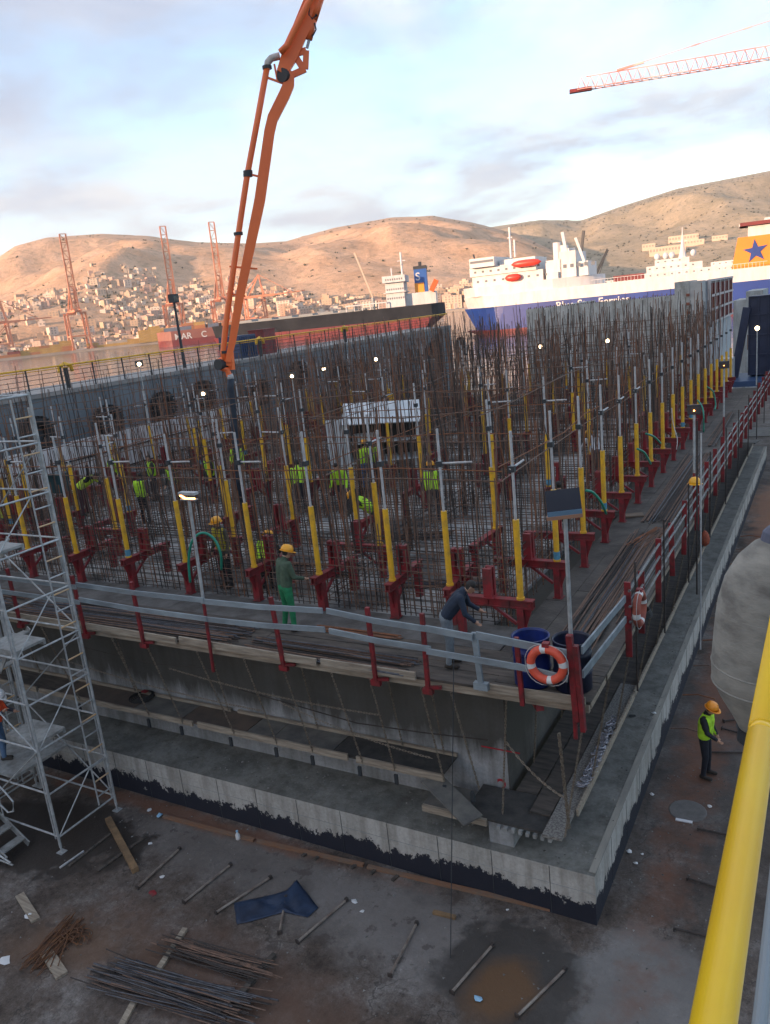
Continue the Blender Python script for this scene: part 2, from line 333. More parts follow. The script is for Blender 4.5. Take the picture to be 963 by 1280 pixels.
# unseen ridge added behind the camera to shade the yard from the low sun
mb=MB(); vs=[]; nx,ny=90,14
for j in range(ny+1):
    for i in range(nx+1):
        x=-900+2400*i/nx; t=j/ny; y=-420-560*t
        env=min(1,max(0,(x+900)/500))*min(1,max(0,(1500-x)/400))
        h=174*math.sin(min(1,t*2)*math.pi/2)**1.2*(1 if t<.5 else 1-(t-.5)*.8)*env*(1+.05*noise.noise(Vector((x*.004,y*.004,2))))
        vs.append((x,y,-2+h))
fs=[(j*(nx+1)+i,(j+1)*(nx+1)+i,(j+1)*(nx+1)+i+1,j*(nx+1)+i+1) for j in range(ny) for i in range(nx)]
mb.add(vs,fs); struct('hills',mb,mh1,smooth=True)
# ---- far quay
def strip(px0,px1,D,z0,z1,depth,n=30):
    mb=MB(); A=[]; 
    for i in range(n+1):
        px=px0+(px1-px0)*i/n; d=col_dir(px); A.append((d*D,d*(D+depth)))
    for (a,b_),(c,d) in zip(A,A[1:]):
        mb.add([(a.x,a.y,z0),(c.x,c.y,z0),(c.x,c.y,z1),(a.x,a.y,z1),(b_.x,b_.y,z1),(d.x,d.y,z1)],[(0,1,2,3),(3,2,5,4)])
    return mb
struct('far_quay',strip(-330,1250,900,-2,1.6,160),M('quay_concrete',(.40,.33,.27),(.28,.24,.2),scale=.05,rough=.9))
# ---- town: houses on the lower slopes
HC=[M('house_cream',(.56,.44,.33),rough=.9),M('house_white',(.62,.52,.43),rough=.9),M('house_sand',(.46,.34,.24),rough=.9),M('house_pinkish',(.48,.33,.26),rough=.9)]
m_win=M('house_window_dark',(.26,.22,.18),rough=.5)
hv=[]
for k in range(8):
    w,d,h=[(9,9,6),(11,9,9),(8,8,5),(13,10,7),(14,12,14),(18,12,18),(12,12,16),(22,13,15)][k]
    mb=MB().box(-w/2,w/2,-d/2,d/2,-6,h)
    if k%2==0: mb.box(-w/4,w/5,-d/4,d/4,h,h+2.4)
    for fl in range(int(h//3)):
        for q in range(int(w//4)):
            x=-w/2+2+q*4; mb.box(x,x+1.8,-d/2-.12,-d/2-.02,.8+fl*3,2.5+fl*3,1)
            mb.box(x,x+1.8,d/2+.02,d/2+.12,.8+fl*3,2.5+fl*3,1)
    me=None
    for c in HC:
        o=mb.build('house',[c,m_win]); hv.append((k,o.data)); bpy.data.objects.remove(o)
rnd=random.Random(5)
def town_spot(big):
    while True:
        px=rnd.uniform(-15,600); t=rnd.random()**1.5*.50
        lim=interp([(-20,.26),(120,.30),(230,.31),(330,.22),(400,.12),(480,.08),(600,.05)],px)
        if t<lim and noise.noise(Vector((px*.02,t*9,1)))>-.32 and not(px<130 and .02<t<.16 and rnd.random()<.8): return px,t
def put_house(px,t,big):
    ks=[q for q in hv if (q[0]>=4)==big]; k,me=rnd.choice(ks)
    p=ter(RIDGE1,px,t,1010,2300,50,1.3); d=col_dir(px)
    return me,p,math.atan2(d.y,d.x)-math.pi/2+rnd.uniform(-.6,.6)
spots=[]
for i in range(190): spots.append((*town_spot(0),False))
for i in range(62): spots.append((rnd.uniform(345,600),rnd.random()*.06,True))
for px,t,bg in spots:
    me,p,rz=put_house(px,t,bg); o=bpy.data.objects.new('apartment_block' if bg else 'house',me); col.objects.link(o); o.location=p; o.rotation_euler=(0,0,rz)
    if bg: tag(o,'pale flat roofed apartment block on the far waterfront behind the long cargo ship','building','apartment blocks on the far waterfront')
    else: tag(o,'small flat roofed pale house among many on the sunlit lower hillside','building','houses spread over the sunlit hillside')
mb=MB()
for i in range(1100):
    px,t=town_spot(0); me,p,rz=put_house(px,t,False); s=rnd.uniform(.4,.8); w,d_,h=rnd.uniform(6,11)*s,rnd.uniform(6,11)*s,rnd.uniform(4,9)*s
    ca,sa=math.cos(rz),math.sin(rz); o=len(mb.v); mb.box(-w/2,w/2,-d_/2,d_/2,-5,h,rnd.randrange(4))
    for q in range(o,o+8):
        x,y,z=mb.v[q]; mb.v[q]=(p.x+x*ca-y*sa,p.y+x*sa+y*ca,p.z+z)
tag(mb.build('hillside_town',HC),kind='stuff')
# dark bushes and trees scattered in the town, one mass nobody could count
mb=MB()
for i in range(1300):
    if rnd.random()<.8: px,t=town_spot(0)
    else: px,t=rnd.uniform(0,700),rnd.random()*.9
    p=ter(RIDGE1,px,t,1010,2300,50,1.3); s=rnd.uniform(1.2,2.8)
    for k in range(3):
        c=p+Vector((rnd.uniform(-s,s),rnd.uniform(-s,s),rnd.uniform(0,s*.6)))
        r=s*rnd.uniform(.4,.8); a=[(c.x+r*math.cos(q*1.57+rnd.random()),c.y+r*math.sin(q*1.57+rnd.random()),c.z+rnd.uniform(-.3,.3)*r) for q in range(4)]
        mb.add(a+[(c.x,c.y,c.z+r),(c.x,c.y,c.z-r)],[(0,1,4),(1,2,4),(2,3,4),(3,0,4),(1,0,5),(2,1,5),(3,2,5),(0,3,5)])
tag(mb.build('hillside_scrub',M('dark_scrub',(.05,.06,.03),(.08,.08,.045),scale=.2,rough=1)),kind='stuff')
mb=MB()
for i in range(1500):
    px=rnd.uniform(640,1000); t=rnd.uniform(.02,.8); p=ter(RIDGE2,px,t,1500,3700,60,7.7); s=rnd.uniform(1.2,3.2)
    c=p; r=s; a=[(c.x+r*math.cos(q*1.57),c.y+r*math.sin(q*1.57),c.z) for q in range(4)]
    mb.add(a+[(c.x,c.y,c.z+r*.8),(c.x,c.y,c.z-r)],[(0,1,4),(1,2,4),(2,3,4),(3,0,4),(1,0,5),(2,1,5),(3,2,5),(0,3,5)])
tag(mb.build('far_hill_scrub',MATS['dark_scrub']),kind='stuff')
for px,py,w,h in((855,302,60,14),(835,318,70,16),(900,300,30,10),(868,306,40,10),(812,312,26,12)):
    # buildings on the right hand slope, placed on the terrain
    best=min([j/200 for j in range(4,120)],key=lambda t:abs(proj(ter(RIDGE2,px,t,1500,3700,60,7.7))[1]-py))
    p=ter(RIDGE2,px,best,1500,3700,60,7.7); d=col_dir(px)
    mb=MB().box(-w/2,w/2,-8,8,-8,h)
    for q in range(int(w//6)): mb.box(-w/2+2+q*6,-w/2+5+q*6,-8.2,-8.02,h*.45,h*.75,1)
    o=mb.build('hillside_building',[HC[0],m_win]); o.location=p; o.rotation_euler=(0,0,math.atan2(d.y,d.x)-math.pi/2)
    tag(o,'long pale block of buildings on the right hand hillside above the white ferries','building','blocks on the right hand hillside')

# ---- air: even haze over the whole bay
mt=bpy.data.materials.new('haze_air'); mt.use_nodes=True; nt=mt.node_tree; nt.nodes.clear(); o_=nt.nodes.new('ShaderNodeOutputMaterial'); v=nt.nodes.new('ShaderNodeVolumePrincipled')
v.inputs['Color'].default_value=(.95,.93,.95,1); v.inputs['Density'].default_value=.00009; v.inputs['Anisotropy'].default_value=.2; nt.links.new(v.outputs[0],o_.inputs['Volume'])
tag(MB().box(-5700,5700,-5700,5700,-4.2,760).build('haze',mt),kind='stuff')
# ================================================================ FAR QUAY: cranes, containers
m_crane=M('quay_crane_orange',(.62,.24,.13),(.52,.20,.11),scale=.1,rough=.6)
def quay_crane(loc,rz,boom_up,label,H_=96):
    t=thing('gantry_crane',label,'crane',loc,rz,'orange container gantry cranes on the far quay')
    a=MB()
    for x in(-12,12):
        for y in(-9,9): MB.bar(a,(x,y,0),(x*.92,y,38),1.9,1.9)
    pb=MB()
    for x in(-12,12): pb.bar((x,-9,14),(x,9,14),1.5,1.5); pb.bar((x,-9,37),(x,9,37),1.5,1.8)
    for y in(-9,9): pb.bar((-12,y,14),(12,y,14),1.3,1.6); pb.bar((-12,y,3),(12,y,3),1.3,1.6); pb.bar((-12,y,14),(12,y,36),.8,.8)
    g=MB()
    for y in(-3,3): g.bar((-19,y,39),(26,y,39),1.4,2.6)
    for x in(-18,-8,2,12,24): g.bar((x,-3,39),(x,3,39),1,1.2)
    af=MB()
    for y in(-4,4):
        af.bar((12,y,40),(9,y*.5,64),1.2,1.2); af.bar((-6,y,40),(9,y*.5,64),.9,.9); af.bar((9,y*.5,64),(-16,y,40),.6,.6)
    af.bar((9,-2,64),(9,2,64),1,1)
    bm=MB(); 
    if boom_up: p,q=Vector((14,0,41)),Vector((20,0,H_+14))
    else: p,q=Vector((24,0,39)),Vector((62,0,40))
    for y in(-3,3): bm.bar(p+Vector((0,y,0)),q+Vector((0,y,0)),1.3,1.7,up=(1,0,0))
    n=9
    for i in range(n+1):
        a0=p+(q-p)*i/n; bm.bar(a0+Vector((0,-3,0)),a0+Vector((0,3,0)),.7,.9,up=(1,0,0))
        if i<n:
            b0=p+(q-p)*(i+1)/n; s=3 if i%2 else -3; bm.bar(a0+Vector((0,-s,0)),b0+Vector((0,s,0)),.5,.5)
    for y in(-2,2): bm.bar((9,y,64),p+(q-p)*.62+Vector((0,y,0)),.4,.4)
    for mb,nm in((a,'leg_frame'),(pb,'portal_beam'),(g,'girder'),(af,'a_frame'),(bm,'boom')): mb.build(nm,m_crane,t)
    MB().box(-16,-8,-2.6,2.6,40.3,45).build('machinery_house',M('crane_house_cream',(.60,.42,.28),rough=.7),t)
    MB().box(20,23,-1.3,1.3,34.6,37.6).build('cab',HC[1],t)
    MB().box(-13.5,13.5,-10.6,-7.4,0,1.6).box(-13.5,13.5,7.4,10.6,0,1.6).build('bogie',m_crane,t)
for px,D,up,lab,H_ in((100,915,1,'leftmost tall orange gantry crane with its boom raised on the far quay',100),(221,945,1,'tall orange gantry crane with raised boom right of the yellow container stacks',104),(280,960,1,'tall orange gantry crane with raised boom just left of the orange pumping boom',106)):
    d=col_dir(px); p=Vector((d.x*D,d.y*D,1.6)); quay_crane(p,math.atan2(d.y,d.x)+math.pi+.15,up,lab,H_)
d=col_dir(322); quay_crane((d.x*1010,d.y*1010,1.6),math.atan2(d.y,d.x)-1.75,0,'orange gantry crane with lowered boom to the right of the pumping boom',60)
d=col_dir(2); quay_crane((d.x*1050,d.y*1050,1.6),math.atan2(d.y,d.x)-1.4,0,'orange gantry crane with lowered boom at the far left edge of the quay',60)
CCOL=[('yellow',(.52,.32,.09)),('orange',(.48,.20,.08)),('red',(.30,.07,.05)),('cream',(.48,.40,.31)),('blue grey',(.16,.20,.26))]
CM=[M('container_'+n.replace(' ','_'),c,tuple(k*.8 for k in c),rough=.6,scale=.4) for n,c in CCOL]
def container_mesh():
    mb=MB().box(-6.1,6.1,-1.2,1.2,0,2.55)
    for i in range(20):
        x=-5.8+i*.6
        for s in(-1,1): mb.box(x,x+.3,s*1.2-(.0 if s>0 else .06),s*1.2+(.06 if s>0 else 0),.15,2.4)
    for x in(-6.1,5.98):
        for y in(-1.25,1.13): mb.box(x,x+.12,y,y+.12,0,2.62)
    return mb
cms=[container_mesh().build('shipping_container',m) for m in CM]; cme=[o.data for o in cms]
for o in cms: bpy.data.objects.remove(o)
def containers(px0,px1,D,rows,cols,hts,pick,where):
    for i in range(cols):
        px=px0+(px1-px0)*(i+.5)/cols; d=col_dir(px); rz=math.atan2(d.y,d.x)-math.pi/2
        for r in range(rows):
            for h in range(max(1,min(hts,int(rnd.triangular(1,hts+1,hts))))):
                k=pick(i,h); o=bpy.data.objects.new('shipping_container',cme[k]); col.objects.link(o)
                o.location=(d.x*(D+r*9),d.y*(D+r*9),1.62+h*2.64); o.rotation_euler=(0,0,rz+rnd.uniform(-.01,.01))
                tag(o,'%s shipping container in the stacks %s'%(CCOL[k][0],where),'container','%s containers %s'%(CCOL[k][0],where))
containers(-2,22,903,1,2,3,lambda i,h:rnd.choice((0,1,1,2)),'at the far left end of the quay')
containers(24,88,905,1,5,4,lambda i,h:rnd.choice((0,0,0,0,1,1)),'left of the leftmost gantry crane')
containers(108,172,908,1,5,2,lambda i,h:rnd.choice((0,1,1,3,0)),'right of the leftmost gantry crane')
containers(174,200,900,1,2,9,lambda i,h:0,'in the tall block between the gantry cranes')
containers(200,300,925,1,7,7,lambda i,h:rnd.choice((0,0,1,2,3,4,1)),'behind the red hulled container ship')
# small tug with a red hull by the quay
def place_ship(pxa,pxb,D,Db=None):
    da,db=col_dir(pxa),col_dir(pxb); A=Vector((da.x*D,da.y*D,-.8)); B=Vector((db.x*(Db or D),db.y*(Db or D),-.8)); v=B-A
    return A,v.length,math.atan2(v.y,v.x)
def hull(L,Bm,z0,z1,bow,stern,flare=.0,n=40,bowx=0,sternx=0):
    # closed shell from z0 to z1; u along, v across
    mb=MB(); vs=[]; 
    for i in range(n+1):
        s=i/n
        for z,k in((z0,0),(z1,1)):
            rake_b=bowx*(1-k)*max(0,1-s/ .12); rake_s=-sternx*(1-k)*max(0,1-(1-s)/.10)
            bb=Bm/2*min(1,max(.02,(s/bow))**(.55 if k else .8))*min(1,max(.25,((1-s)/stern)**.4 if s<1 else .25)+.0)
            u=s*L+rake_b+rake_s; vs+=[(u,-bb,z),(u,bb,z)]
    fs=[]
    for i in range(n):
        a=i*4; b_=a+4
        fs+=[(a,b_,b_+2,a+2),(a+1,a+3,b_+3,b_+1),(a+2,b_+2,b_+3,a+3),(a,a+1,b_+1,b_)]
    fs+=[(0,2,3,1),(4*n,4*n+1,4*n+3,4*n+2)]
    return mb.add(vs,fs)
def textobj(txt,size,m,parent,loc,rot,name='lettering',ext=.03):
    c=bpy.data.curves.new('txt','FONT'); c.body=txt; c.size=size; c.extrude=ext; c.align_x='LEFT'; c.offset=size*.012
    o=bpy.data.objects.new('txt',c); col.objects.link(o); bpy.context.view_layer.update()
    me=bpy.data.meshes.new_from_object(o.evaluated_get(bpy.context.evaluated_depsgraph_get())); bpy.data.objects.remove(o)
    me.materials.clear(); me.materials.append(m); q=bpy.data.objects.new(name,me); col.objects.link(q); q.parent=parent; q.location=loc; q.rotation_euler=rot
    return q
m_shipred=M('hull_red',(.20,.028,.03),(.13,.022,.026),scale=.15,rough=.6); m_shipblk=M('hull_black',(.010,.013,.018),(.022,.025,.030),scale=.15,rough=.7,spec=.2)
m_shipwhite=M('ship_white_paint',(.60,.60,.60),(.48,.47,.45),scale=.5,rough=.5,stretch=(1,1,.25),lo=.45,hi=.75); m_shipblue=M('hull_blue',(.014,.05,.25),(.012,.035,.18),scale=.1,rough=.4)
m_winship=M('ship_window',(.16,.18,.20),rough=.2); m_grey_roof=M('ship_deck_grey',(.25,.27,.27),rough=.7)
# -- container ship
A,L_,rz=place_ship(196,322,640); t=thing('container_ship','red hulled container ship with white letters on its side by the far quay','ship',A,rz)
hull(L_+30,22,0,4.5,.1,.06).build('lower_hull',m_shipred,t); hull(L_+30,22,4.5,11,.1,.06).build('upper_hull',M('hull_red_brown',(.28,.11,.08),(.22,.08,.065),scale=.1,rough=.6),t)
textobj('MAR    C',6.2,m_shipwhite,t,(13,-11.2,4.6),(R(90),0,0))
for j in range(9):
    k=rnd.choice((0,1,2,3,4,1)); x=12+j*10.2
    o=bpy.data.objects.new('shipping_container',cme[k]); col.objects.link(o); loc=Matrix.Rotation(rz,3,'Z')@Vector((x,-6,11.05))+A; o.location=loc; o.rotation_euler=(0,0,rz)
    tag(o,'%s shipping container on the deck of the red hulled ship'%CCOL[k][0],'container','%s containers on the red hulled ship'%CCOL[k][0])
# -- long red and black bulk carrier
A,L_,rz=place_ship(266,556,430,408); t=thing('bulk_carrier','long red and black cargo ship with white deckhouse and blue orange funnel','ship',A,rz)
hull(L_,24,-.5,5.2,.10,.05,bowx=3,sternx=8).build('lower_hull',m_shipred,t); hull(L_,24,5.2,11.2,.10,.05,bowx=1).build('upper_hull',m_shipblk,t)
h=MB().box(14,L_-40,-9,9,11.22,11.6)
for i in range(7): h.box(16+i*10.5,23+i*10.5,-7,7,11.6,12.5)
h.build('hatch_cover',m_grey_roof,t)
s0=L_*.77; mb=MB().box(s0,s0+9,-10,10,11.22,22.9).box(s0-1,s0+10,-11,11,18,18.4).box(s0-1,s0+10,-12,12,22.9,26)
mb.box(s0+9,s0+24,-7,7,11.22,17)
for z in(15,19.2,23.8):
    for i in range(8): mb.box(s0+.5+i*1.1,s0+1.1+i*1.1,-12.05 if z>23 else -10.05,-11.95 if z>23 else -9.95,z,z+.9,1)
mb.build('deckhouse',[m_shipwhite,m_winship],t)
MB().tube((s0+8,0,26),(s0+8,0,37),.5,8).tube((s0+3,-3,26),(s0+3,-3,30),.3).bar((s0+6,0,33),(s0+10,0,33),.3,.3).tube((s0+8,-4,31),(s0+8,4,31),.25).build('mast',m_shipwhite,t)
f=MB().box(s0+14,s0+20,-4,4,17,28); f=f.build('funnel',M('funnel_blue',(.02,.10,.35),rough=.5),t)
MB().box(s0+13.9,s0+18.5,-4.2,4.2,17,21.5).build('orange_panel',M('funnel_orange',(.75,.30,.03),rough=.5),f)
MB().box(s0+13.8,s0+20.2,-4.1,4.1,28,29.5).tube((s0+17,0,29),(s0+17,0,31.5),.8).build('funnel_top',m_dark,f)
textobj('S',5.2,m_shipwhite,f,(s0+14.6,-4.06,22.8),(R(90),0,0))
MB().bar((s0+22,-8,17),(s0+25,-8,22),2.2,2.4).build('free_fall_lifeboat',M('lifeboat_orange',(.70,.12,.03),rough=.4),t)
mb=MB()
for i in range(6): mb.tube((s0-20+i*4,-11.5,11.2),(s0-20+i*4,-11.5,14),.25); 
mb.bar((s0-20,-11.5,14),(s0,-11.5,14),.5,.5); mb.build('accommodation_rail',m_shipwhite,t)
# two navy ribbed containers and other items on the wing wall are built later
# -- blue and white ferry
A,L_,rz=place_ship(582,963,262,250); L2=L_*1.42
t=thing('ferry','large blue and white ferry with orange funnel and blue star','ferry',A,rz)
hull(L2,24,-.6,1.4,.11,.04,bowx=5).build('boot_topping',m_shipred,t)
hull(L2,24,1.4,8.2,.11,.04,bowx=3.2).build('lower_hull',m_shipblue,t); hull(L2,24.1,8.2,11.6,.085,.04,bowx=.8).build('upper_hull',m_shipwhite,t)
u=lambda px:(px-582)/381*L_
mb=hull(u(770),22,11.6,14.4,.16,.3).build('forecastle',m_shipwhite,t)
dk=MB().box(u(606),u(700),-9,9,14.4,17.5)
for i in range(9): dk.box(u(612)+i*2.6,u(612)+i*2.6+.7,-9.07,-9.01,15.6,16.2,1)
dk.build('lower_deck',[m_shipwhite,m_winship],t)
dk=MB().box(u(604),u(692),-9.6,9.6,17.5,20.0)
for i in range(9): dk.box(u(610)+i*2.4,u(610)+i*2.4+.7,-9.66,-9.6,18.4,19.0,1)
dk.build('upper_deck',[m_shipwhite,m_winship],t)
dk=MB().box(u(607),u(640),-11.5,11.5,20,22.6); dk.box(u(608),u(639),-11.56,-11.5,21.2,21.9,1)
dk.build('bridge',[m_shipwhite,m_winship],t)
MB().box(u(643),u(690),-8,8,20,21.4).build('roof_house',m_shipwhite,t)
MB().tube((u(650),0,22),(u(650),0,31),.35).bar((u(647),0,28),(u(653),0,28),.3,.3).tube((u(660),-4,22),(u(660),-4,27),.3).build('mast',m_shipwhite,t)
def lifeboat(x,z,y,parent,L0=9):
    mb=MB().lathe([(.05,-L0/2),(.7,-L0/2*.8),(1.0,-L0/4),(1.05,0),(1.0,L0/4),(.7,L0/2*.8),(.05,L0/2)],(x,y,z),12,axis='x'); return mb.build('lifeboat',M('lifeboat_red',(.70,.05,.03),rough=.4),parent,smooth=True)
lifeboat(u(681),19.6,-10.8,t,9); lifeboat(u(662),16.0,-9.9,t,5)
mb=MB().box(u(704),u(724),-9,9,14.4,19.6).box(u(722),u(742),-9,9,14.4,21.6).box(u(742),u(756),-8,8,14.4,18.4).box(u(706),u(720),-10,-9,14.4,16.2)
for i in range(3): mb.tube((u(716+i*9),-5,19),(u(716+i*9),-5,24.5-i),1.2,10)
mb.bar((u(730),-8,21),(u(726),-8,27),.8,.8); mb.bar((u(752),-8,18),(u(742),-8,25),.7,.7)
for i in range(5): mb.box(u(726)+i*2,u(726)+i*2+1,-9.06,-9,17,18,1)
mb.build('vent_casing',[m_shipwhite,m_winship],t)
MB().box(u(788),u(824),-11,-10,11.7,13.2).build('rail_screen',m_shipred,t)
mb=MB()
for i in range(50): mb.tube((u(762)+i*.9,-11.8,11.6),(u(762)+i*.9,-11.8,12.8),.05,4)
mb.bar((u(762),-11.8,12.8),(u(762)+45,-11.8,12.8),.1,.1); mb.build('deck_rail',m_shipwhite,t)
mb=MB(); x0,x1=u(921),u(984); mb.add([(x0,-8,11.6),(x1,-8,11.6),(x1,8,11.6),(x0,8,11.6),(x0+1.5,-7,19.6),(x1,-7,19.6),(x1,7,19.6),(x0+1.5,7,19.6)],[(0,1,5,4),(1,2,6,5),(2,3,7,6),(3,0,4,7),(4,5,6,7)])
fo=mb.build('funnel',M('funnel_amber',(.66,.22,.012),(.60,.19,.012),scale=.2,rough=.5),t)
sx,szc=(x0+x1)/2-1.4,15.7; st=MB(); pts=[]
for i in range(10):
    a=math.pi/2+i*math.pi/5+.10; r=3.1 if i%2==0 else 1.2; pts.append((sx+r*math.cos(a),-7.62-(0),szc+r*math.sin(a)))
yo=lambda z:-8+(z-11.6)/8-.12
vf=[(p[0],yo(p[2]),p[2]) for p in pts]+[(p[0],yo(p[2])-.08,p[2]) for p in pts]; ce=len(vf); vf+=[(sx,yo(szc)-.08,szc)]
st.add(vf,[(10+i,10+(i+1)%10,ce) for i in range(10)]+[(i,(i+1)%10,10+(i+1)%10,10+i) for i in range(10)]); st.build('star_emblem',m_shipblue,fo)
MB().box(x0+4,x1,-5,5,19.6,22.4).box(x0+1.8,x0+9,-6,6,22.4,23).box(x0+8,x1,-4,4,22.4,24).build('funnel_house',m_shipwhite,t)
MB().box(x0+2,x0+10,-6.1,6.1,22.4,23.3).build('red_awning',m_shipred,t)
MB().tube((x0+14,0,24),(x0+14,0,31),.3).tube((x0+14,-4,28),(x0+14,4,28),.2).tube((x0+20,0,24),(x0+16,0,29),.2).build('funnel_mast',m_shipwhite,t)
textobj('Blue Star Ferries',3.0,m_shipwhite,t,(u(717),-12.12,5.7),(R(90),0,0)).scale=(1.02,1,1)
# -- white ferries behind
def small_ferry(px0,px1,D,z0,label,stack,group=None):
    A,L_,rz=place_ship(px0,px1,D); t=thing('white_ferry',label,'ferry',A,rz,group)
    k=D/990; hull(L_,18,0,8,.12,.05,bowx=4).build('hull',m_shipwhite,t); n=len(stack); z=8
    for i,(a,b_,h) in enumerate(stack):
        mb=MB().box(a*L_,b_*L_,-8+i*.6,8-i*.6,z,z+h); c=int((b_-a)*L_/3)
        for q in range(c): mb.box(a*L_+1+q*3,a*L_+1.8+q*3,-8.06+i*.6,-7.98+i*.6,z+h*.5,z+h*.7,1)
        mb.build('deck',[m_shipwhite,m_winship],t); z+=h
    return t,L_,z
t,L_,z=small_ferry(776,908,395,0,'white passenger ferry with a tall pointed mast behind the blue ferry',[(.02,.97,3.2),(.20,.92,3.0),(.26,.78,2.8),(.34,.66,2.4)])
MB().lathe([(1.8,z),(.9,z+4),(.4,z+8),(.1,z+13)],(L_*.60,0,0),8).bar((L_*.60-2,0,z+7),(L_*.60+2,0,z+7),.3,.3).build('mast',m_shipwhite,t)
mb=MB()
for q in(.36,.44,.5,.7): mb.lathe([(.1,z),(1.0,z+.6),(1.3,z+1.6),(1,z+2.6),(.1,z+3.1)],(L_*q,0,0),10)
mb.build('radar_dome',m_shipwhite,t,smooth=True)
t,L_,z=small_ferry(868,1010,480,0,'white ferry with a navy and red funnel left of the orange funnel',[(.02,.97,3.5),(.1,.5,3),(.16,.4,2.5)])
MB().box(L_*.38,L_*.46,-5,5,z-3,z+6).build('funnel',M('funnel_navy',(.03,.04,.12),rough=.5),t); MB().box(L_*.40,L_*.44,-5.2,-5,z-1,z+4).build('red_panel',m_shipred,t)
t,L_,z=small_ferry(735,840,520,0,'low white ferry moored furthest behind the blue ferry',[(.05,.95,3),(.2,.8,2.5)])
# -- harbour crane masts behind the ferries (thin dark jibs)
for px,py0,px1,py1,D,nm in((722,355,730,288,520,'dark slender harbour crane rising behind the ferry superstructure'),(604,360,592,318,700,'thin harbour crane standing left of the ferry bow'),(742,350,760,312,480,'leaning ship derrick behind the white vent casings')):
    a=atD(px,py0,D); b_=atD(px1,py1,D); t=thing('harbour_crane',nm,'crane',(a.x,a.y,0))
    o=a.copy(); o.z=0; q=MB(); 
    q.bar(Vector((0,0,-1)),a-o,2.0,2.0); q.build('mast',m_dark,t); q=MB(); q.bar(a-o,b_-o,1.5,1.5); q.bar(a-o+Vector((0,0,-6)),b_-o,.3,.3); q.build('jib',m_dark,t)
a=atD(466,372,520); b_=atD(443,316,520); t=thing('harbour_crane','slim pale crane jib leaning left behind the long cargo ship','crane',(a.x,a.y,0)); o=a.copy(); o.z=0
q=MB(); q.bar((0,0,-1),a-o,1.6,1.6); q.build('mast',m_grey_roof,t); q=MB(); q.bar(a-o,b_-o,.9,.9); q.build('jib',M('pale_jib',(.6,.48,.36),rough=.6),t)
# ================================================================ TOWER CRANE
a=onz(722,113,40); b_=onz(963,73,40); dr=(b_-a).normalized(); top=a+dr*86
t=thing('tower_crane','red and white lattice tower crane jib reaching in from the upper right','crane',(top.x,top.y,0))
O=Vector((top.x,top.y,0)); m_tc=M('tower_crane_red_white',(.62,.30,.25),(.66,.52,.47),scale=.15,rough=.6,lo=.45,hi=.55); sd_=Vector((-dr.y,dr.x,0))
mb=MB(); n=62; L0=(top-a).length
up0=[a+sd_*.8-O,a-sd_*.8-O]
for s in(-.75,.75): mb.tube(a+sd_*s-O,top+sd_*s-O,.085,5)
mb.tube(a+Vector((0,0,1.75))+dr*1.4-O,top+Vector((0,0,1.75))-O,.085,5)
for i in range(n):
    p=a+dr*(L0*i/n)-O; q=a+dr*(L0*(i+.5)/n)+Vector((0,0,1.75))-O; r=a+dr*(L0*(i+1)/n)-O
    for s in(-.75,.75): mb.tube(p+sd_*s,q,.05,4); mb.tube(q,r+sd_*s,.05,4)
    mb.tube(p-sd_*.75,p+sd_*.75,.04,4); mb.tube(p-sd_*.75,r+sd_*.75,.035,4)
mb.build('jib',m_tc,t)
mb=MB(); mb.bar(a-dr*1.2-O,a+dr*2.2-O,1.0,.5); mb.build('jib_tip',m_red,t)
apex=top+Vector((0,0,13.5))
mb=MB(); q0=a+dr*6+Vector((0,0,1.9))-O; mb.tube(q0,apex-O,.055,5); mb.bar(q0,q0+dr*4+Vector((0,0,.5)),.28,.28)
for i in(3,5,7,9,11): c=q0.lerp(apex-O,i*.045); mb.bar(c,c+(apex-O-q0).normalized()*1.2,.16,.16)
mb.build('tie_rod',m_tc,t)
mb=MB()
for x in(-1,1):
    for y in(-1,1): mb.tube((x,y,0),(x,y,40),.1,6); mb.tube((x,y,41.7),(x*.2,y*.2,53.5),.09,6)
for i in range(20):
    z=i*2
    for (p,q) in(((-1,-1),(1,-1)),((1,-1),(1,1)),((1,1),(-1,1)),((-1,1),(-1,-1))): mb.tube((*p,z),(*q,z+2),.05,4)
mb.build('mast',m_tc,t)
mb=MB(); c=dr*14; mb.bar((0,0,40.5),c+Vector((0,0,40.5)),1.2,.6); mb.bar(c+Vector((0,0,38.5)),dr*11+Vector((0,0,38.5)),1.6,2.6); mb.build('counter_jib',m_tc,t)
MB().box(-1.9,-.6,-1.1,.5,38,40.2).build('cab',m_shipwhite,t)
# ================================================================ CONCRETE PUMP BOOM
DB=24.0
B=lambda x,y:atD(x,y,DB)
t=thing('concrete_pump_boom','long orange concrete pumping boom with a dark delivery hose hanging into the rebar','pump boom',tuple(B(283,455)))
O=B(283,455); vd=col_dir(320); vd=Vector((vd.x,vd.y,0))
def seg(pts,w,h,nm,m=m_orange,r=None,parent=t):
    mb=MB()
    for (a,b_) in zip(pts,pts[1:]): mb.bar(B(*a)-O,B(*b_)-O,h,w,up=vd)
    return mb.build(nm,m,parent)
def taper(pts,nm):
    # box beam with varying width: pts (px,py,width m)
    mb=MB(); vs=[]
    P_=[B(x,y)-O for x,y,w in pts]
    for i,p in enumerate(P_):
        d=(P_[min(i+1,len(P_)-1)]-P_[max(i-1,0)]).normalized(); x=d.cross(vd).normalized(); w=pts[i][2]/2
        vs+=[p+x*w-vd*.13,p-x*w-vd*.13,p-x*w+vd*.13,p+x*w+vd*.13]
    fs=[]
    for i in range(len(P_)-1):
        for k in range(4): fs.append((i*4+k,i*4+(k+1)%4,i*4+4+(k+1)%4,i*4+4+k))
    fs+=[(3,2,1,0),tuple((len(P_)-1)*4+k for k in range(4))]
    return mb.add(vs,fs).build(nm,m_orange,t)
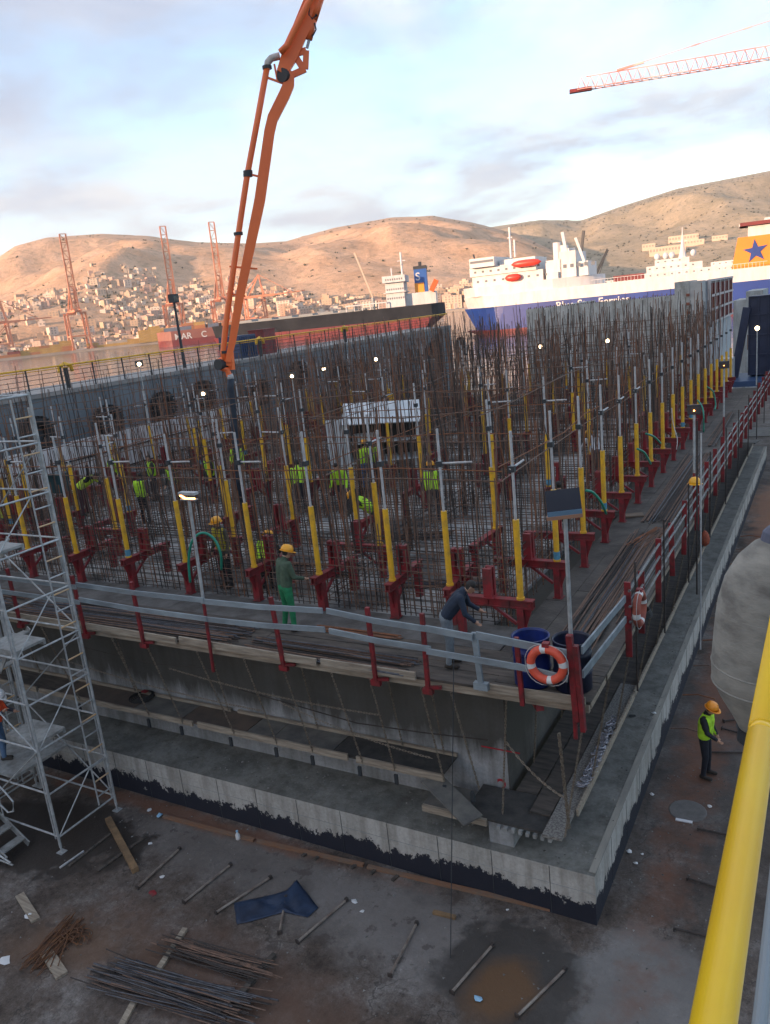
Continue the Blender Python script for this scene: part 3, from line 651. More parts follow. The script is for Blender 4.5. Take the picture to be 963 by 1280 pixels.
ma=taper([(285,452,.16),(291,425,.20),(300,370,.24),(325,250,.30),(337,165,.29),(341,148,.29),(356,118,.30),(361,106,.30),(362,90,.26)],'tip_arm')
taper([(352,92,.28),(362,70,.42),(379,30,.44),(394,-5,.46),(440,-110,.50),(560,-390,.55),(700,-760,.6)],'second_arm')
mb=MB(); pth=[(281,452),(279,440),(283,400),(297,300),(309,220),(322,150),(334,84)]
mb.path([B(*p)-O-vd*.02 for p in pth],.085,10); mb.build('delivery_pipe',m_orange,t,smooth=True)
mb=MB(); mb.path([B(*p)-O-vd*.02 for p in((334,86),(335,78),(339,73),(345,71),(350,70))],.095,10); mb.build('pipe_elbow',M('pale_pipe_elbow',(.60,.55,.50),(.40,.36,.32),rough=.5),t,smooth=True)
mb=MB(); mb.path([B(*p)-O-vd*.32 for p in((350,70),(358,62),(366,45),(380,18),(396,-12),(440,-112),(560,-392))],.085,10); mb.build('delivery_pipe',m_orange,t,smooth=True)
mb=MB()
for a,b_ in(((335,97),(357,105)),((343,80),(347,100)),((310,217),(326,221)),((283,367),(307,370)),((287,333),(322,336))):
    mb.bar(B(*a)-O,B(*b_)-O,.05,.06,up=vd)
mb.build('pipe_bracket',m_orange,t)
mb=MB()
for p in((310,215),(310,219),(281,440),(334,84),(298,292)): mb.lathe([(.13,-.04),(.13,.04)],tuple(B(*p)-O),12)
mb.build('pipe_clamp',m_dark,t)
mb=MB()
for a,b_ in(((364,68),(383,63)),((383,63),(382,86)),((382,86),(362,95)),((367,66),(378,84)),((366,92),(354,98))): mb.bar(B(*a)-O,B(*b_)-O,.16,.09,up=vd)
mb.build('linkage',m_orange,t)
mb=MB(); mb.tube(B(384,60)-O,B(387,48)-O,.04,8); mb.build('cylinder_rod',m_galv,t)
mb=MB(); mb.tube(B(386,49)-O,B(391,24)-O,.10,10,.12); mb.tube(B(391,24)-O,B(400,-4)-O,.13,10); mb.build('hydraulic_cylinder',m_orange,t,smooth=True)
mb=MB(); mb.path([B(*p)-O-vd*.1 for p in((393,30),(395,38),(392,44),(390,47))],.02,6); mb.path([B(*p)-O-vd*.1 for p in((387,10),(386,20),(390,25),(396,20))],.035,6); mb.build('hydraulic_hose',m_dark,t)
mb=MB(); mb.lathe([(.18,-.16),(.18,.16)],tuple(B(357,95)-O),14,axis='y'); mb.lathe([(.16,-.16),(.16,.16)],tuple(B(277,455)-O),14,axis='y'); mb.build('joint_pin',m_dark,t)
mb=MB(); mb.path([B(*p)-O for p in((280,448),(273,452),(274,459),(284,462),(287,470))],.09,10); mb.bar(B(288,440)-O,B(290,462)-O,.14,.14); mb.bar(B(274,452)-O,B(291,455)-O,.16,.14); mb.build('end_joint',m_orange,t,smooth=False)
mb=MB(); mb.path([B(*p)-O for p in((287,468),(289,474))],.10,10); mb.build('hose_coupling',m_white,t,smooth=True)
pts=[B(*p)-O for p in((289,473),(288,485),(291,505),(293,535),(295,560),(299,600),(302,640))]
mb=MB(); mb.path(pts,[.10,.11,.10,.10,.10,.10,.10],10); mb.build('delivery_hose',M('hose_black',(.012,.02,.035),(.02,.03,.045),rough=.6,scale=5),t,smooth=True)
# ================================================================ CONCRETE CAISSON
def concrete(name,lo,hi,bitumen=None,damp=None,streak=.18,bump=.35):
    mt=bpy.data.materials.new(name); mt.use_nodes=True; nt=mt.node_tree; N=nt.nodes; L=nt.links; b=N['Principled BSDF']; b.inputs['Roughness'].default_value=.85
    tc=N.new('ShaderNodeTexCoord'); P=tc.outputs['Object']; sep=N.new('ShaderNodeSeparateXYZ'); L.new(P,sep.inputs[0])
    def nz(scale,st=(1,1,1),det=8,ro=.65,off=0):
        mp=N.new('ShaderNodeMapping'); mp.inputs['Scale'].default_value=st; mp.inputs['Location'].default_value=(off,off,off); L.new(P,mp.inputs[0]); n=N.new('ShaderNodeTexNoise'); n.inputs['Scale'].default_value=scale; n.inputs['Detail'].default_value=det; n.inputs['Roughness'].default_value=ro; L.new(mp.outputs[0],n.inputs['Vector']); return n.outputs['Fac']
    def ramp(f,stops):
        r=N.new('ShaderNodeValToRGB'); e=r.color_ramp.elements
        while len(e)<len(stops): e.new(.5)
        for q,(p,c) in zip(e,stops): q.position=p; q.color=(*c,1)
        L.new(f,r.inputs[0]); return r.outputs[0]
    def m(op,a,b_=None,clamp=False):
        n=N.new('ShaderNodeMath'); n.operation=op; n.use_clamp=clamp
        for i,v in enumerate((a,b_)):
            if v is None: continue
            if hasattr(v,'links'): L.new(v,n.inputs[i])
            else: n.inputs[i].default_value=v
        return n.outputs[0]
    def mix(f,a,c,mode='MIX'):
        n=N.new('ShaderNodeMixRGB'); n.blend_type=mode
        for i,v in enumerate((f,a,c)):
            if hasattr(v,'links'): L.new(v,n.inputs[i])
            else: n.inputs[i].default_value=v if i==0 else (*v,1)
        return n.outputs[0]
    c=ramp(nz(1.1),[(.33,lo),(.66,hi)])
    st=ramp(nz(2.4,(1.6,1.6,streak),6,.6,4),[(.36,(.60,.58,.55)),(.56,(1,1,1))]); c=mix(.75,c,st,'MULTIPLY')
    c=mix(.6,c,ramp(nz(16,off=9),[(.3,(.7,.7,.7)),(.6,(1.08,1.08,1.08))]),'MULTIPLY')
    if damp:   # fresh damp concrete near the slipform, with a wavy lower edge and runs
        e=m('ADD',sep.outputs[2],m('MULTIPLY',m('SUBTRACT',nz(1.7,(1.5,1.5,.25),7,.65,2),.5),1.6)); f=N.new('ShaderNodeMapRange'); f.inputs[1].default_value=damp-.12; f.inputs[2].default_value=damp+.30; L.new(e,f.inputs[0])
        c=mix(m('MULTIPLY',f.outputs[0],.86),c,(.046,.042,.033))
    if bitumen:
        e=m('ADD',sep.outputs[2],m('MULTIPLY',m('SUBTRACT',nz(1.5,(1,1,.8),9,.78,1),.5),1.5)); e=m('ADD',e,m('MULTIPLY',m('SUBTRACT',nz(14,(1,1,.3),4,.6,3),.5),.10))
        f=N.new('ShaderNodeMapRange'); f.inputs[1].default_value=bitumen+.012; f.inputs[2].default_value=bitumen-.012; L.new(e,f.inputs[0])
        c=mix(f.outputs[0],c,(.010,.012,.022))
        # only the vertical faces are painted
    L.new(c,b.inputs['Base Color'])
    bp=N.new('ShaderNodeBump'); bp.inputs['Strength'].default_value=bump; bp.inputs['Distance'].default_value=.015; L.new(nz(22,off=3),bp.inputs['Height']); L.new(bp.outputs[0],b.inputs['Normal'])
    return mt
m_slabf=concrete('slab_face_concrete',(.32,.31,.28),(.48,.465,.43),bitumen=.40)
m_slabt=concrete('slab_top_concrete',(.12,.118,.105),(.23,.225,.20),bump=.9)
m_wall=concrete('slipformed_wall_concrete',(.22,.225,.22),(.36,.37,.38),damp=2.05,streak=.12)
t=thing('concrete_caisson','large grey concrete caisson under construction standing on a wide base slab','caisson',(0,0,0))
SX0,SX1,SY0,SY1=-27.6,-3.15,10.82,46.5
mb=MB(); N_=60
# base slab with slightly uneven faces
mb.box(SX0,SX1,SY0,SY1,0,.95); 
o=mb.build('base_slab',[m_slabf,m_slabt],t)
for p in o.data.polygons: p.material_index=1 if p.normal.z>.5 else 0
MB().box(-5.6,-5.0,12.9,46,.955,4.05).box(-5.02,-5.0,12.003,12.9,.955,4.05).build('outer_wall',concrete('shaded_side_wall_concrete',(.055,.05,.042),(.10,.095,.085),damp=1.9,streak=.12),t)  # side face coloured darker to paint in the shade under the deck
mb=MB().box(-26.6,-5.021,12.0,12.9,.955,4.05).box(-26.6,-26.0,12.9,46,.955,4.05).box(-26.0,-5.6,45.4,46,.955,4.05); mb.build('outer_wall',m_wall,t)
MB().box(SX0,SX1-.02,46.3,46.4,.951,.96).build('edge_strip',m_slabt,t)
for i in range(23): MB().box(-26.8+i*1.04,-26.79+i*1.04,10.815,10.82,.0,.94).build('form_joint',m_dark,t)
for i in range(30): MB().box(-3.15,-3.146,11.9+i*1.15,11.91+i*1.15,0,.94).build('form_joint',m_dark,t)
MB().box(SX0,SX1,10.815,10.82,.60,.607).build('form_joint',m_grey_roof,t)
MB().box(-3.27,-3.155,10.9,46.3,.951,.96).build('edge_strip',M('pale_edge_screed',(.33,.31,.26),(.20,.19,.17),rough=.9,scale=2,stretch=(3,.5,1)),t)
MB().box(-5.05,-4.6,11.02,11.6,.955,1.39).build('corner_block',m_wall,t)
m_inner=M('inner_floor_mortar',(.07,.063,.058),(.34,.335,.32),rough=.9,scale=.45,bump=.5,bscale=12,lo=.42,hi=.58)
o=MB().box(-26.0,-5.6,12.9,45.4,3.6,4.12).build('inner_floor',m_inner,t)
p=ony(622,990,11.99); textobj('2',.42,M('red_marker',(.35,.02,.03),rough=.7),t,(p.x,11.995,p.z),(R(90),0,0),'painted_mark',.001)
MB().box(p.x-.25,p.x+.5,11.985,11.992,2.18,2.205).build('painted_mark',MATS['red_marker'],t)
# ================================================================ WORKING PLATFORM at the top of the wall
t=thing('working_platform','plank working platform with red brackets running round the top of the caisson','platform',(0,0,0))
def planks(x0,x1,y0,y1,z,along,nm,m,parent,w=.24,ln=3.0,th=.045,seed=0):
    rr=random.Random(seed); mb=MB(); a0,a1=(x0,x1) if along=='x' else (y0,y1); c0,c1=(y0,y1) if along=='x' else (x0,x1)
    n=max(1,round((c1-c0)/w)); ww=(c1-c0)/n
    for i in range(n):
        s=a0-rr.random()*ln*.6
        while s<a1:
            e=s+ln*rr.uniform(.85,1.1); q0,q1=max(s,a0)+.004,min(e,a1)-.004
            if q1-q0>.05:
                dz=rr.uniform(-.006,.006)
                if along=='x': mb.box(q0,q1,c0+i*ww+.005,c0+(i+1)*ww-.005,z-th+dz,z+dz)
                else: mb.box(c0+i*ww+.005,c0+(i+1)*ww-.005,q0,q1,z-th+dz,z+dz)
            s=e
    return mb.build(nm,m,parent)
planks(-26.8,-3.05,10.62,11.95,4.2,'x','plank_deck',m_woodd,t,seed=1)
planks(-26.0,-5.0,11.95,13.0,4.195,'x','plank_deck',M('dark_wet_deck',(.055,.05,.045),(.12,.115,.11),rough=.7,scale=2.5,bump=.4,bscale=14),t,w=.5,seed=2)
planks(-4.98,-3.05,11.95,46,4.2,'y','plank_deck',M('grey_muddy_deck',(.032,.028,.025),(.085,.075,.065),rough=.7,scale=2.2,bump=.5,bscale=16),t,w=.48,seed=3)
MB().box(-26.8,-3.08,10.66,10.74,4.0,4.14).box(-26.8,-3.08,11.7,11.78,4.0,4.14).box(-3.16,-3.08,10.8,46,4.0,4.14).build('edge_beam',m_woodp,t)
x=-26
while x<-3.4:
    mb=MB(); mb.bar((x,10.7,4.02),(x,11.98,4.02),.08,.1); mb.bar((x,10.75,3.98),(x,11.97,3.3),.06,.06); mb.build('bracket',m_red2,t); x+=1.73
y=12.4
while y<45:
    mb=MB(); mb.bar((-3.15,y,4.02),(-4.97,y,4.02),.08,.1); mb.bar((-3.25,y,3.98),(-4.96,y,3.3),.06,.06); mb.build('bracket',m_red2,t); y+=1.9
mb=MB(); mb.bar((-3.9,10.8,3.9),(-4.5,11.9,3.55),.12,.14); mb.bar((-4.5,11.9,3.55),(-4.1,11.95,4.0),.1,.1); mb.bar((-4.9,10.7,4.16),(-4.15,10.7,4.16),.06,.06); mb.build('bracket',m_red2,t)
# toe boards along the front, laid end to end
rr=random.Random(3)
for a,b_ in((-26,-21.2),(-21.1,-17.1),(-17,-14.3),(-14.25,-11.35),(-11.25,-7.95),(-7.85,-5.95),(-4.85,-3.1)):
    d=rr.uniform(-.02,.02); mb=MB(); mb.bar((a,10.56,4.25+d),(b_,10.56,4.22-d),.04,.14); mb.build('toe_board',m_woodp,t)
# ---- guard rail
t=thing('guard_rail','red posted guard rail with bluish grey boards round the edge of the working platform','guard rail',(0,0,0))
FP=[-26,-24.1,-22.2,-20.3,-18.4,-16.2,-14.0,-12.25,-8.68,-6.72,-5.72]
for i,x in enumerate(FP):
    ln=rr.uniform(-.06,.06); mb=MB(); mb.bar((x,10.53,3.98),(x+ln,10.49,5.42),.07,.06,up=(0,1,0)); mb.bar((x-.09,10.53,4.02),(x+.09,10.53,4.02),.08,.1); mb.bar((x,10.53,4.08),(x+.22,10.6,4.08),.05,.05); mb.build('post',m_red2,t)
mb=MB(); mb.bar((-4.74,10.50,4.2),(-4.78,10.47,5.20),.09,.05,up=(0,1,0)); mb.bar((-4.86,10.5,4.28),(-4.62,10.5,4.28),.1,.12); mb.build('post',m_rail,t)
mb=MB(); mb.bar((-4.07,10.5,4.05),(-4.09,10.47,5.2),.07,.06,up=(0,1,0)); mb.build('post',m_red2,t)
mb=MB(); mb.bar((-3.22,10.48,3.95),(-3.26,10.44,5.35),.09,.09,up=(0,1,0)); mb.bar((-3.12,10.47,3.80),(-3.17,10.43,5.2),.07,.09,up=(0,1,0)); mb.build('post',m_red2,t)
def rail(pts,w=.10,th=.03,m=m_rail,nm='rail_board'):
    mb=MB()
    for (a,b_) in zip(pts,pts[1:]): mb.bar(a,b_,th,w)
    return mb.build(nm,m,t)
for z0 in(5.20,4.84):
    segs=[(-26.1,-20.2),(-20.1,-13.9),(-13.85,-10.3),(-10.4,-7.6),(-7.5,-5.55)]
    for i,(a,b_) in enumerate(segs):
        dz=.06*math.sin(i*2.1+z0); rail([(a,10.44+.02*(i%2),z0+.05+dz),((a+b_)/2,10.43+.02*(i%2),z0+.02),(b_,10.44+.02*(i%2),z0+.03-dz)])
rail([(-5.6,10.42,5.20),(-4.78,10.40,5.15)],.11); rail([(-4.72,10.41,5.19),(-3.3,10.41,5.07)],.12); rail([(-5.62,10.42,4.80),(-4.0,10.43,4.73)]); rail([(-4.1,10.40,4.76),(-3.3,10.40,4.66)])
rail([(-3.1,10.5,5.1),(-3.02,12.9,5.0)],.12); rail([(-3.1,10.5,4.72),(-3.02,12.9,4.62)],.12)
ys=[12.95,14.0,15.6,17.2,18.7,20.7,22.4,24.3,26.0,27.9,29.6,31.4,33.2,35.2,37.0,39,41,43,45]
for i,y in enumerate(ys):
    mb=MB(); d=rr.uniform(-.04,.04); mb.bar((-2.99,y,3.9),(-2.99+d,y,5.25+rr.uniform(-.15,.1)),.11,.035); mb.build('post',m_red2,t)
    if i%2==0: mb=MB(); mb.tube((-2.93,y+.3,3.1),(-2.92,y+.3,5.55),.018,6); mb.build('steel_rod',m_rust2,t)
for z in(5.12,4.88,4.55):
    for a,b_ in((12.9,17.3),(17.2,22.4),(22.3,28),(27.9,34),(33.9,40),(39.9,45.2)):
        mb=MB(); mb.tube((-2.95,a,z+rr.uniform(-.03,.03)),(-2.95,b_,z+rr.uniform(-.03,.03)),.024,6); mb.build('rail_pipe',M('dull_rail_pipe',(.20,.21,.21),(.10,.09,.085),rough=.6,scale=6),t)
for a,b_,z in((17.2,19.4,4.7),(21.5,24.1,4.5)): rail([(-2.97,a,z),(-2.97,b_,z)],.16,.02,m_woodd)
# ================================================================ SUSPENDED LOWER PLATFORM
t=thing('suspended_platform','low plank walkway hung on chains round the foot of the caisson wall','walkway',(0,0,0))
PZ=1.9; xs=[-26.4,-22.8,-19.2,-16.4,-13.9,-12.4,-10.6,-9.9,-8.4,-6.0]; mats_=[m_woodd,M('brown_ply',(.14,.10,.075),(.08,.065,.055),rough=.8,scale=2,bump=.2),M('dark_felt',(.028,.028,.027),(.06,.055,.05),rough=.9,scale=4,bump=.5),M('grey_ply',(.16,.15,.13),(.09,.085,.08),rough=.85,scale=3,bump=.2)]
order=[0,1,0,1,3,1,3,3,2]
for i,(a,b_) in enumerate(zip(xs,xs[1:])): MB().box(a+.01,b_-.01,11.24,11.96,PZ-.03,PZ+(.004 if i%2 else 0)).build('deck_panel',mats_[order[i]],t)
MB().box(-8.3,-6.0,11.26,11.9,PZ+.01,PZ+.016).build('felt_sheet',mats_[2],t)
for a,b_ in((-26.4,-21.9),(-21.8,-17.2),(-17.1,-12.0),(-11.85,-8.0),(-7.8,-5.95)):
    MB().box(a,b_,11.19,11.235,PZ-.07,PZ+.04+rr.uniform(0,.03)).build('edge_board',m_woodp,t)
for a,b_ in((-26.4,-19),(-18.9,-11.5),(-11.3,-6)): MB().box(a,b_,11.9,11.96,PZ+.005,PZ+.07).build('edge_board',m_woodp,t)
# tilted loose panel near the corner and the corner deck
PR=1.42
a_=onz(538,972,1.82); b_=onz(592,1026,1.55); mb=MB(); mb.bar(a_,b_,.42,.035); mb.build('deck_panel',mats_[3],t)
MB().box(-5.5,-3.98,10.98,11.92,PR-.02,PR+.02).build('deck_panel',mats_[2],t)
MB().box(-6.3,-5.05,10.92,10.975,PR-.10,PR+.03).build('edge_board',m_woodp,t)
MB().box(-6.3,-5.5,10.98,11.7,PR-.03,PR+.0).build('deck_panel',mats_[3],t)
for i in range(8): MB().box(-4.85+i*.13,-4.79+i*.13,10.90,10.97,PR-.09,PR-.02).build('edge_clip',m_galvd,t)
m_mesh=M('perforated_walkway_steel',(.26,.245,.22),(.13,.12,.11),rough=.6,scale=30,detail=2,lo=.45,hi=.55,bump=.3)
MB().box(-4.02,-3.68,10.85,16.5,PR+.03,PR+.075).build('steel_walkway_plank',m_mesh,t)
MB().box(-4.42,-4.05,11.4,17.5,PR+.021,PR+.05).build('steel_walkway_plank',m_woodd,t)
MB().box(-4.86,-4.46,11.93,19,PR,PR+.03).build('steel_walkway_plank',m_woodd,t)
planks(-4.95,-3.66,16.5,45,PR,'y','plank_deck',m_woodd,t,w=.34,seed=6)
for a,b_ in((11.6,16),(16.1,21),(21.1,26.5),(26.6,32),(32.1,38),(38.1,44)): mb=MB(); mb.bar((-3.63,a,PR+.08),(-3.62,b_,PR+.09),.04,.14); mb.build('edge_board',m_woodp,t)
def chain(p,q,ll=.075,r=.007,sag=0,parent=t,nm='hanging_chain',m=None):
    p=Vector(p); q=Vector(q); L0=(q-p).length; n=max(3,int(L0/(ll*.8))); mb=MB(); pts=[p.lerp(q,i/n)-Vector((0,0,sag*4*(i/n)*(1-i/n))) for i in range(n+1)]
    for i in range(n):
        a,b_=pts[i],pts[i+1]; d=(b_-a).normalized(); e=d.orthogonal().normalized()
        if i%2: e=d.cross(e)
        c=(a+b_)/2; h=d*ll/2; w=e*ll*.28
        for s,u_ in((c-h-w*.6,c+h-w*.6),(c-h+w*.6,c+h+w*.6)): mb.tube(s,u_,r,4,cap=False)
        mb.tube(c-h-w*.7,c-h+w*.7,r,4,cap=False); mb.tube(c+h-w*.7,c+h+w*.7,r,4,cap=False)
    return mb.build(nm,m or M('chain_steel',(.30,.26,.20),(.14,.10,.07),rough=.6,metal=.3,scale=20),parent)
for x in(-24,-22,-20,-17.8,-15.6,-13.3,-12.3,-10.9,-9.7,-8.8,-7.7,-6.9,-5.9,-5.35):
    chain((x,10.62,4.0),(x+rr.uniform(-.1,.1),11.2,PZ-.05)); 
    mb=MB(); mb.bar((x-.03,11.17,PZ-.12),(x-.03,11.17,PZ-.32),.07,.04); mb.build('hook',m_dark,t)
for x in(-23,-18,-14.5,-11.6,-9.2,-7.2,-6.3): chain((x,11.6,4.0),(x+.05,11.9,PZ))
for y in(10.9,12.6,14.4,16.5,18.6,20.8,23,25.4,28): chain((-3.2,y,3.95),(-3.64,y,PR+.1)); chain((-4.6,y+.3,3.95),(-4.85,y+.3,PR))
for a,b_ in(((-16,11.2,2.9),(-10,11.22,2.55)),((-12.5,11.3,3.1),(-7.2,11.3,2.9)),((-9.5,11.2,2.85),(-6.2,11.3,2.2))):
    chain(a,b_,sag=.1,r=.005)
mb=MB(); mb.path([(-10.6,11.3,2.9),(-9,11.3,2.75),(-7.8,11.35,2.6),(-6.5,11.6,2.5),(-5.2,11.6,2.6)],.012,6); mb.path([(-15.3,11.25,3.3),(-13,11.2,3.2),(-11,11.2,3.35)],.006,5); mb.build('tie_rope',m_rust2,t)
chain((-5.0,11.95,2.4),(-3.85,11.6,1.75),sag=.12,r=.011)
chain((-3.55,10.6,3.6),(-3.66,11.2,PR+.05),ll=.11,r=.012)
# ================================================================ YOKES
t0=thing('formwork_yoke','','formwork yoke'); Y0=t0
mb=MB(); mb.box(-.09,.09,-.06,.06,0,.62).box(-.10,.10,-.10,.10,0,.015)
mb.add([(-.012,-.06,.2),(-.012,-.06,.6),(-.012,-.20,.6),(.012,-.06,.2),(.012,-.06,.6),(.012,-.20,.6)],[(0,1,2),(5,4,3),(0,3,4,1),(1,4,5,2),(2,5,3,0)]); mb.build('outer_leg',m_red,t0)
mb=MB().box(-.07,.07,1.12,1.24,0,.62); mb.build('inner_leg',m_red,t0)
mb=MB().box(-.075,.075,-.24,1.36,.62,.64).box(-.075,.075,-.24,1.36,.76,.78).box(-.05,-.035,-.24,1.36,.64,.76).box(.035,.05,-.24,1.36,.64,.76)
for y in(-.2,.2,.6,1.0,1.3): mb.box(-.07,.07,y,y+.012,.64,.76)
mb.bar((0,.1,.3),(0,.55,.62),.05,.05); mb.build('cross_beam',m_red,t0)
mb=MB()
for x in(-.11,.04): mb.box(x,x+.07,.50,.66,.78,1.34)
mb.box(-.04,.04,.52,.56,.80,.92).box(-.04,.04,.52,.60,1.24,1.33).box(-.13,.13,.47,.69,.781,.80); mb.build('jack_frame',m_red,t0)
mb=MB(); mb.tube((0,0,.78),(.004,0,2.25),.057,12); mb.tube((0,0,.78),(0,0,.82),.075,12); sl=mb.build('sleeve',m_yel,t0,smooth=False)
mb=MB(); mb.tube((.002,0,2.25),(.01,0,3.80),.026,8); mb.build('guide_pipe',m_white,t0)
mb=MB(); mb.tube((-.05,.03,3.15),(.62,.02,3.17),.02,8); mb.build('arm_pipe',m_white,t0)
mb=MB(); mb.box(-.05,.05,-.045,.06,3.10,3.2); mb.build('clamp',m_dark,t0)
rarm=random.Random(2)
def yoke(x,y,rz,label,grp,blue=False,s=1.0,arm=True,hz=1.0):
    c=copy_tree(Y0,None,(x,y,4.2),rz,label,grp)
    if 'inside' in label and rarm.random()<.68:
        for q in [k for k in bpy.data.objects if k.parent==c and k.name.split('.')[0]=='jack_frame']: bpy.data.objects.remove(q)
    if rarm.random()<.55:
        for q in [k for k in bpy.data.objects if k.parent==c and k.name.split('.')[0]=='arm_pipe']: bpy.data.objects.remove(q)
    if blue:
        q=MB().tube((0,0,.78),(0,0,.98),.066,12).build('blue_band',M('blue_band_paint',(.10,.30,.42),(.07,.2,.3),rough=.5,scale=8),c)
    return c
fx=[-4.75,-6.3,-7.55,-9.3,-11.1,-13.1,-14.95,-16.8,-18.7,-20.6,-22.5,-24.4]
FRG='formwork yokes'
yoke(-4.75,12.5,R(90)+0,'yellow sleeved yoke at the near corner, red beam reaching left to the bending man',FRG)
rt=random.Random(8)
for i,x in enumerate(fx[1:]):
    yoke(x,12.9+rt.uniform(-.05,.05),rt.uniform(-.12,.12),'yellow sleeved yoke %s left of the corner one in the front row'%ORD[i],FRG,blue=(i in(5,)))
ry=[14.65,16.6,18.45,20.25,22.15,24.05,25.95,27.85,29.75,31.65,33.5,35.4,37.2,39.1,40.9,42.7,44.5]
for i,y in enumerate(ry):
    yoke(-4.75,y,R(90)+rt.uniform(-.05,.05),'yellow sleeved yoke, %s behind the corner one in the right hand row'%ORD[i],FRG,blue=(i in(0,2,8,9)))
ywalls=[17.0,21.3,25.6,29.9,34.2,38.5,42.8]; xwalls=[-9.4,-13.7,-18.0,-22.3]
for j,y in enumerate(ywalls):
    k=0
    for x in(-7.0,-8.6,-10.7,-12.6,-14.8,-16.7,-19.0,-21.0,-23.6):
        if (j*2+k)%4==1: k+=1; continue
        yoke(x+rt.uniform(-.2,.2),y+rt.uniform(-.15,.15)-.4,rt.choice((0,R(180)))+rt.uniform(-.1,.1),'yellow sleeved yoke inside the rebar, %s cross row from the front, %s from the right'%(ORD[j],ORD[k]),FRG,blue=rt.random()<.15); k+=1
for j,x in enumerate(xwalls):
    for k,y in enumerate((14.9,23.4,32,40.6)):
        yoke(x+.4,y+rt.uniform(-.3,.3),R(90)+rt.uniform(-.1,.1),'yellow sleeved yoke inside the rebar, %s lengthwise row from the right, %s from the front'%(ORD[j],ORD[k]),FRG,blue=rt.random()<.15)
for k,y in enumerate((15,17.3,19.6,21.9,24.2,26.5,28.8,31.1,33.4,36,39,42)):
    yoke(-25.3,y,R(-90),'yellow sleeved yoke in the far left row along the white panels, %s from the front'%ORD[k],FRG)
def rm(o):
    for c in KIDS(o): rm(c)
    bpy.data.objects.remove(o)
rm(Y0)
# ================================================================ REBAR CAGES
rb=random.Random(21)
def bar_pts(x,y,z0,z1,lean,bend):
    a=rb.uniform(0,6.28); b_=rb.uniform(0,6.28); h=z1-z0
    return [(x,y,z0),(x+math.cos(a)*lean*h*.4,y+math.sin(a)*lean*h*.4,z0+h*.4),(x+math.cos(a)*lean*h*.75+math.cos(b_)*bend*.5,y+math.sin(a)*lean*h*.75+math.sin(b_)*bend*.5,z0+h*.75),(x+math.cos(a)*lean*h+math.cos(b_)*bend,y+math.sin(a)*lean*h+math.sin(b_)*bend,z1)]
def cage(label,a,b_,off,pitch,topf,nh=8,side=(0,1),guide=True,bundles=0,zbase=4.1):
    a=Vector(a); b_=Vector(b_); L0=(b_-a).length; d=(b_-a)/L0; nn=Vector((-d.y,d.x))
    t=thing('rebar_cage',label,'rebar cage',(a.x,a.y,zbase)); O=Vector((a.x,a.y,zbase)); bars=[]
    for s in off:
        n=int(L0/pitch)
        for i in range(n+1):
            if rb.random()<.08: continue
            p=a+d*(i*L0/n+rb.uniform(-.04,.04))+nn*(s+rb.uniform(-.02,.02)); z1=topf(p.x,p.y)
            tall=z1>7
            bars.append((p.x,p.y,z1,.011 if rb.random()<.7 else .015,rb.uniform(.0,.05 if tall else .02),rb.uniform(0,.36 if tall else .06)))
    for i in range(bundles):
        p=a+d*rb.uniform(0,L0)
        for k in range(5): bars.append((p.x+rb.uniform(-.09,.09),p.y+rb.uniform(-.09,.09),rb.uniform(7.5,9.7),.012,rb.uniform(0,.02),.15))
    bars.sort(key=lambda q:math.hypot(q[0],q[1])); rest=[MB(),MB(),MB()]
    for i,(x,y,z1,r,lean,bend) in enumerate(bars):
        pts=[Vector(p)-O for p in bar_pts(x,y,zbase,z1,lean,bend)]; k=rb.choice((0,0,0,1,1,2))
        if i<100: MB().path(pts,r,5).build('vertical_bar',(m_rust,m_rust2,m_rust3)[k],t)
        else: rest[0].path(pts,r,4,mi=k)
    if rest[0].v: tag(rest[0].build('vertical_bars',[m_rust,m_rust2,m_rust3],t),kind='stuff')
    for s in off:
        for i in range(nh):
            z=.08+i*.15; p=a+nn*s; q=b_+nn*s; MB().tube(Vector((p.x,p.y,zbase+z+rb.uniform(-.02,.02)))-O,Vector((q.x,q.y,zbase+z+rb.uniform(-.02,.02)))-O,.009,4).build('horizontal_bar',m_rust2 if rb.random()<.7 else m_rust,t)
    if guide:
        for z,mm in((6.95,m_rust),(7.15,m_rust3)):
            n=max(3,int(L0/1.9)); pts=[]; 
            for i in range(n+1): p=a+d*(L0*i/n)+nn*(off[0]+rb.uniform(-.06,.06)); pts.append(Vector((p.x,p.y,z+rb.uniform(-.05,.05)))-O)
            MB().path(pts,.013,5).build('guide_bar',mm,t)
        if L0>15:
            pts=[]
            for i in range(n+1): p=a+d*(L0*i/n)+nn*(off[-1]+rb.uniform(-.06,.06)); pts.append(Vector((p.x,p.y,8.2+rb.uniform(-.1,.1)))-O)
            MB().path(pts,.011,5).build('guide_bar',m_rust,t)
def back(x,y): # how tall bars get: taller to the left and to the rear
    f=min(1,max(0,(y-15)/14)); return f
def top_front(x,y):
    r=rb.random()
    if x<-15: return rb.uniform(7.2,9.6) if r<.6 else rb.uniform(5.8,7.2)
    return rb.uniform(5.2,6.5) if r<.42 else (rb.uniform(6.6,7.8) if r<.74 else rb.uniform(7.8,9.4))
def top_in(x,y):
    f=back(x,y); r=rb.random()
    if r<.28*(1-f)+.06: return rb.uniform(5.2,6.6)
    base=7.0+1.7*f; return base+rb.triangular(-1.1,1.2,.0)
cage('rebar cage along the front edge of the caisson top',(-26,13.2),(-5.2,13.2),(0,.26),.13,top_front,nh=11)
cage('rebar cage along the right hand edge of the caisson top',(-5.35,13.3),(-5.35,45.6),(0,.28),.22,lambda x,y:top_in(x,y)-(.4 if y<20 else 0),nh=9)
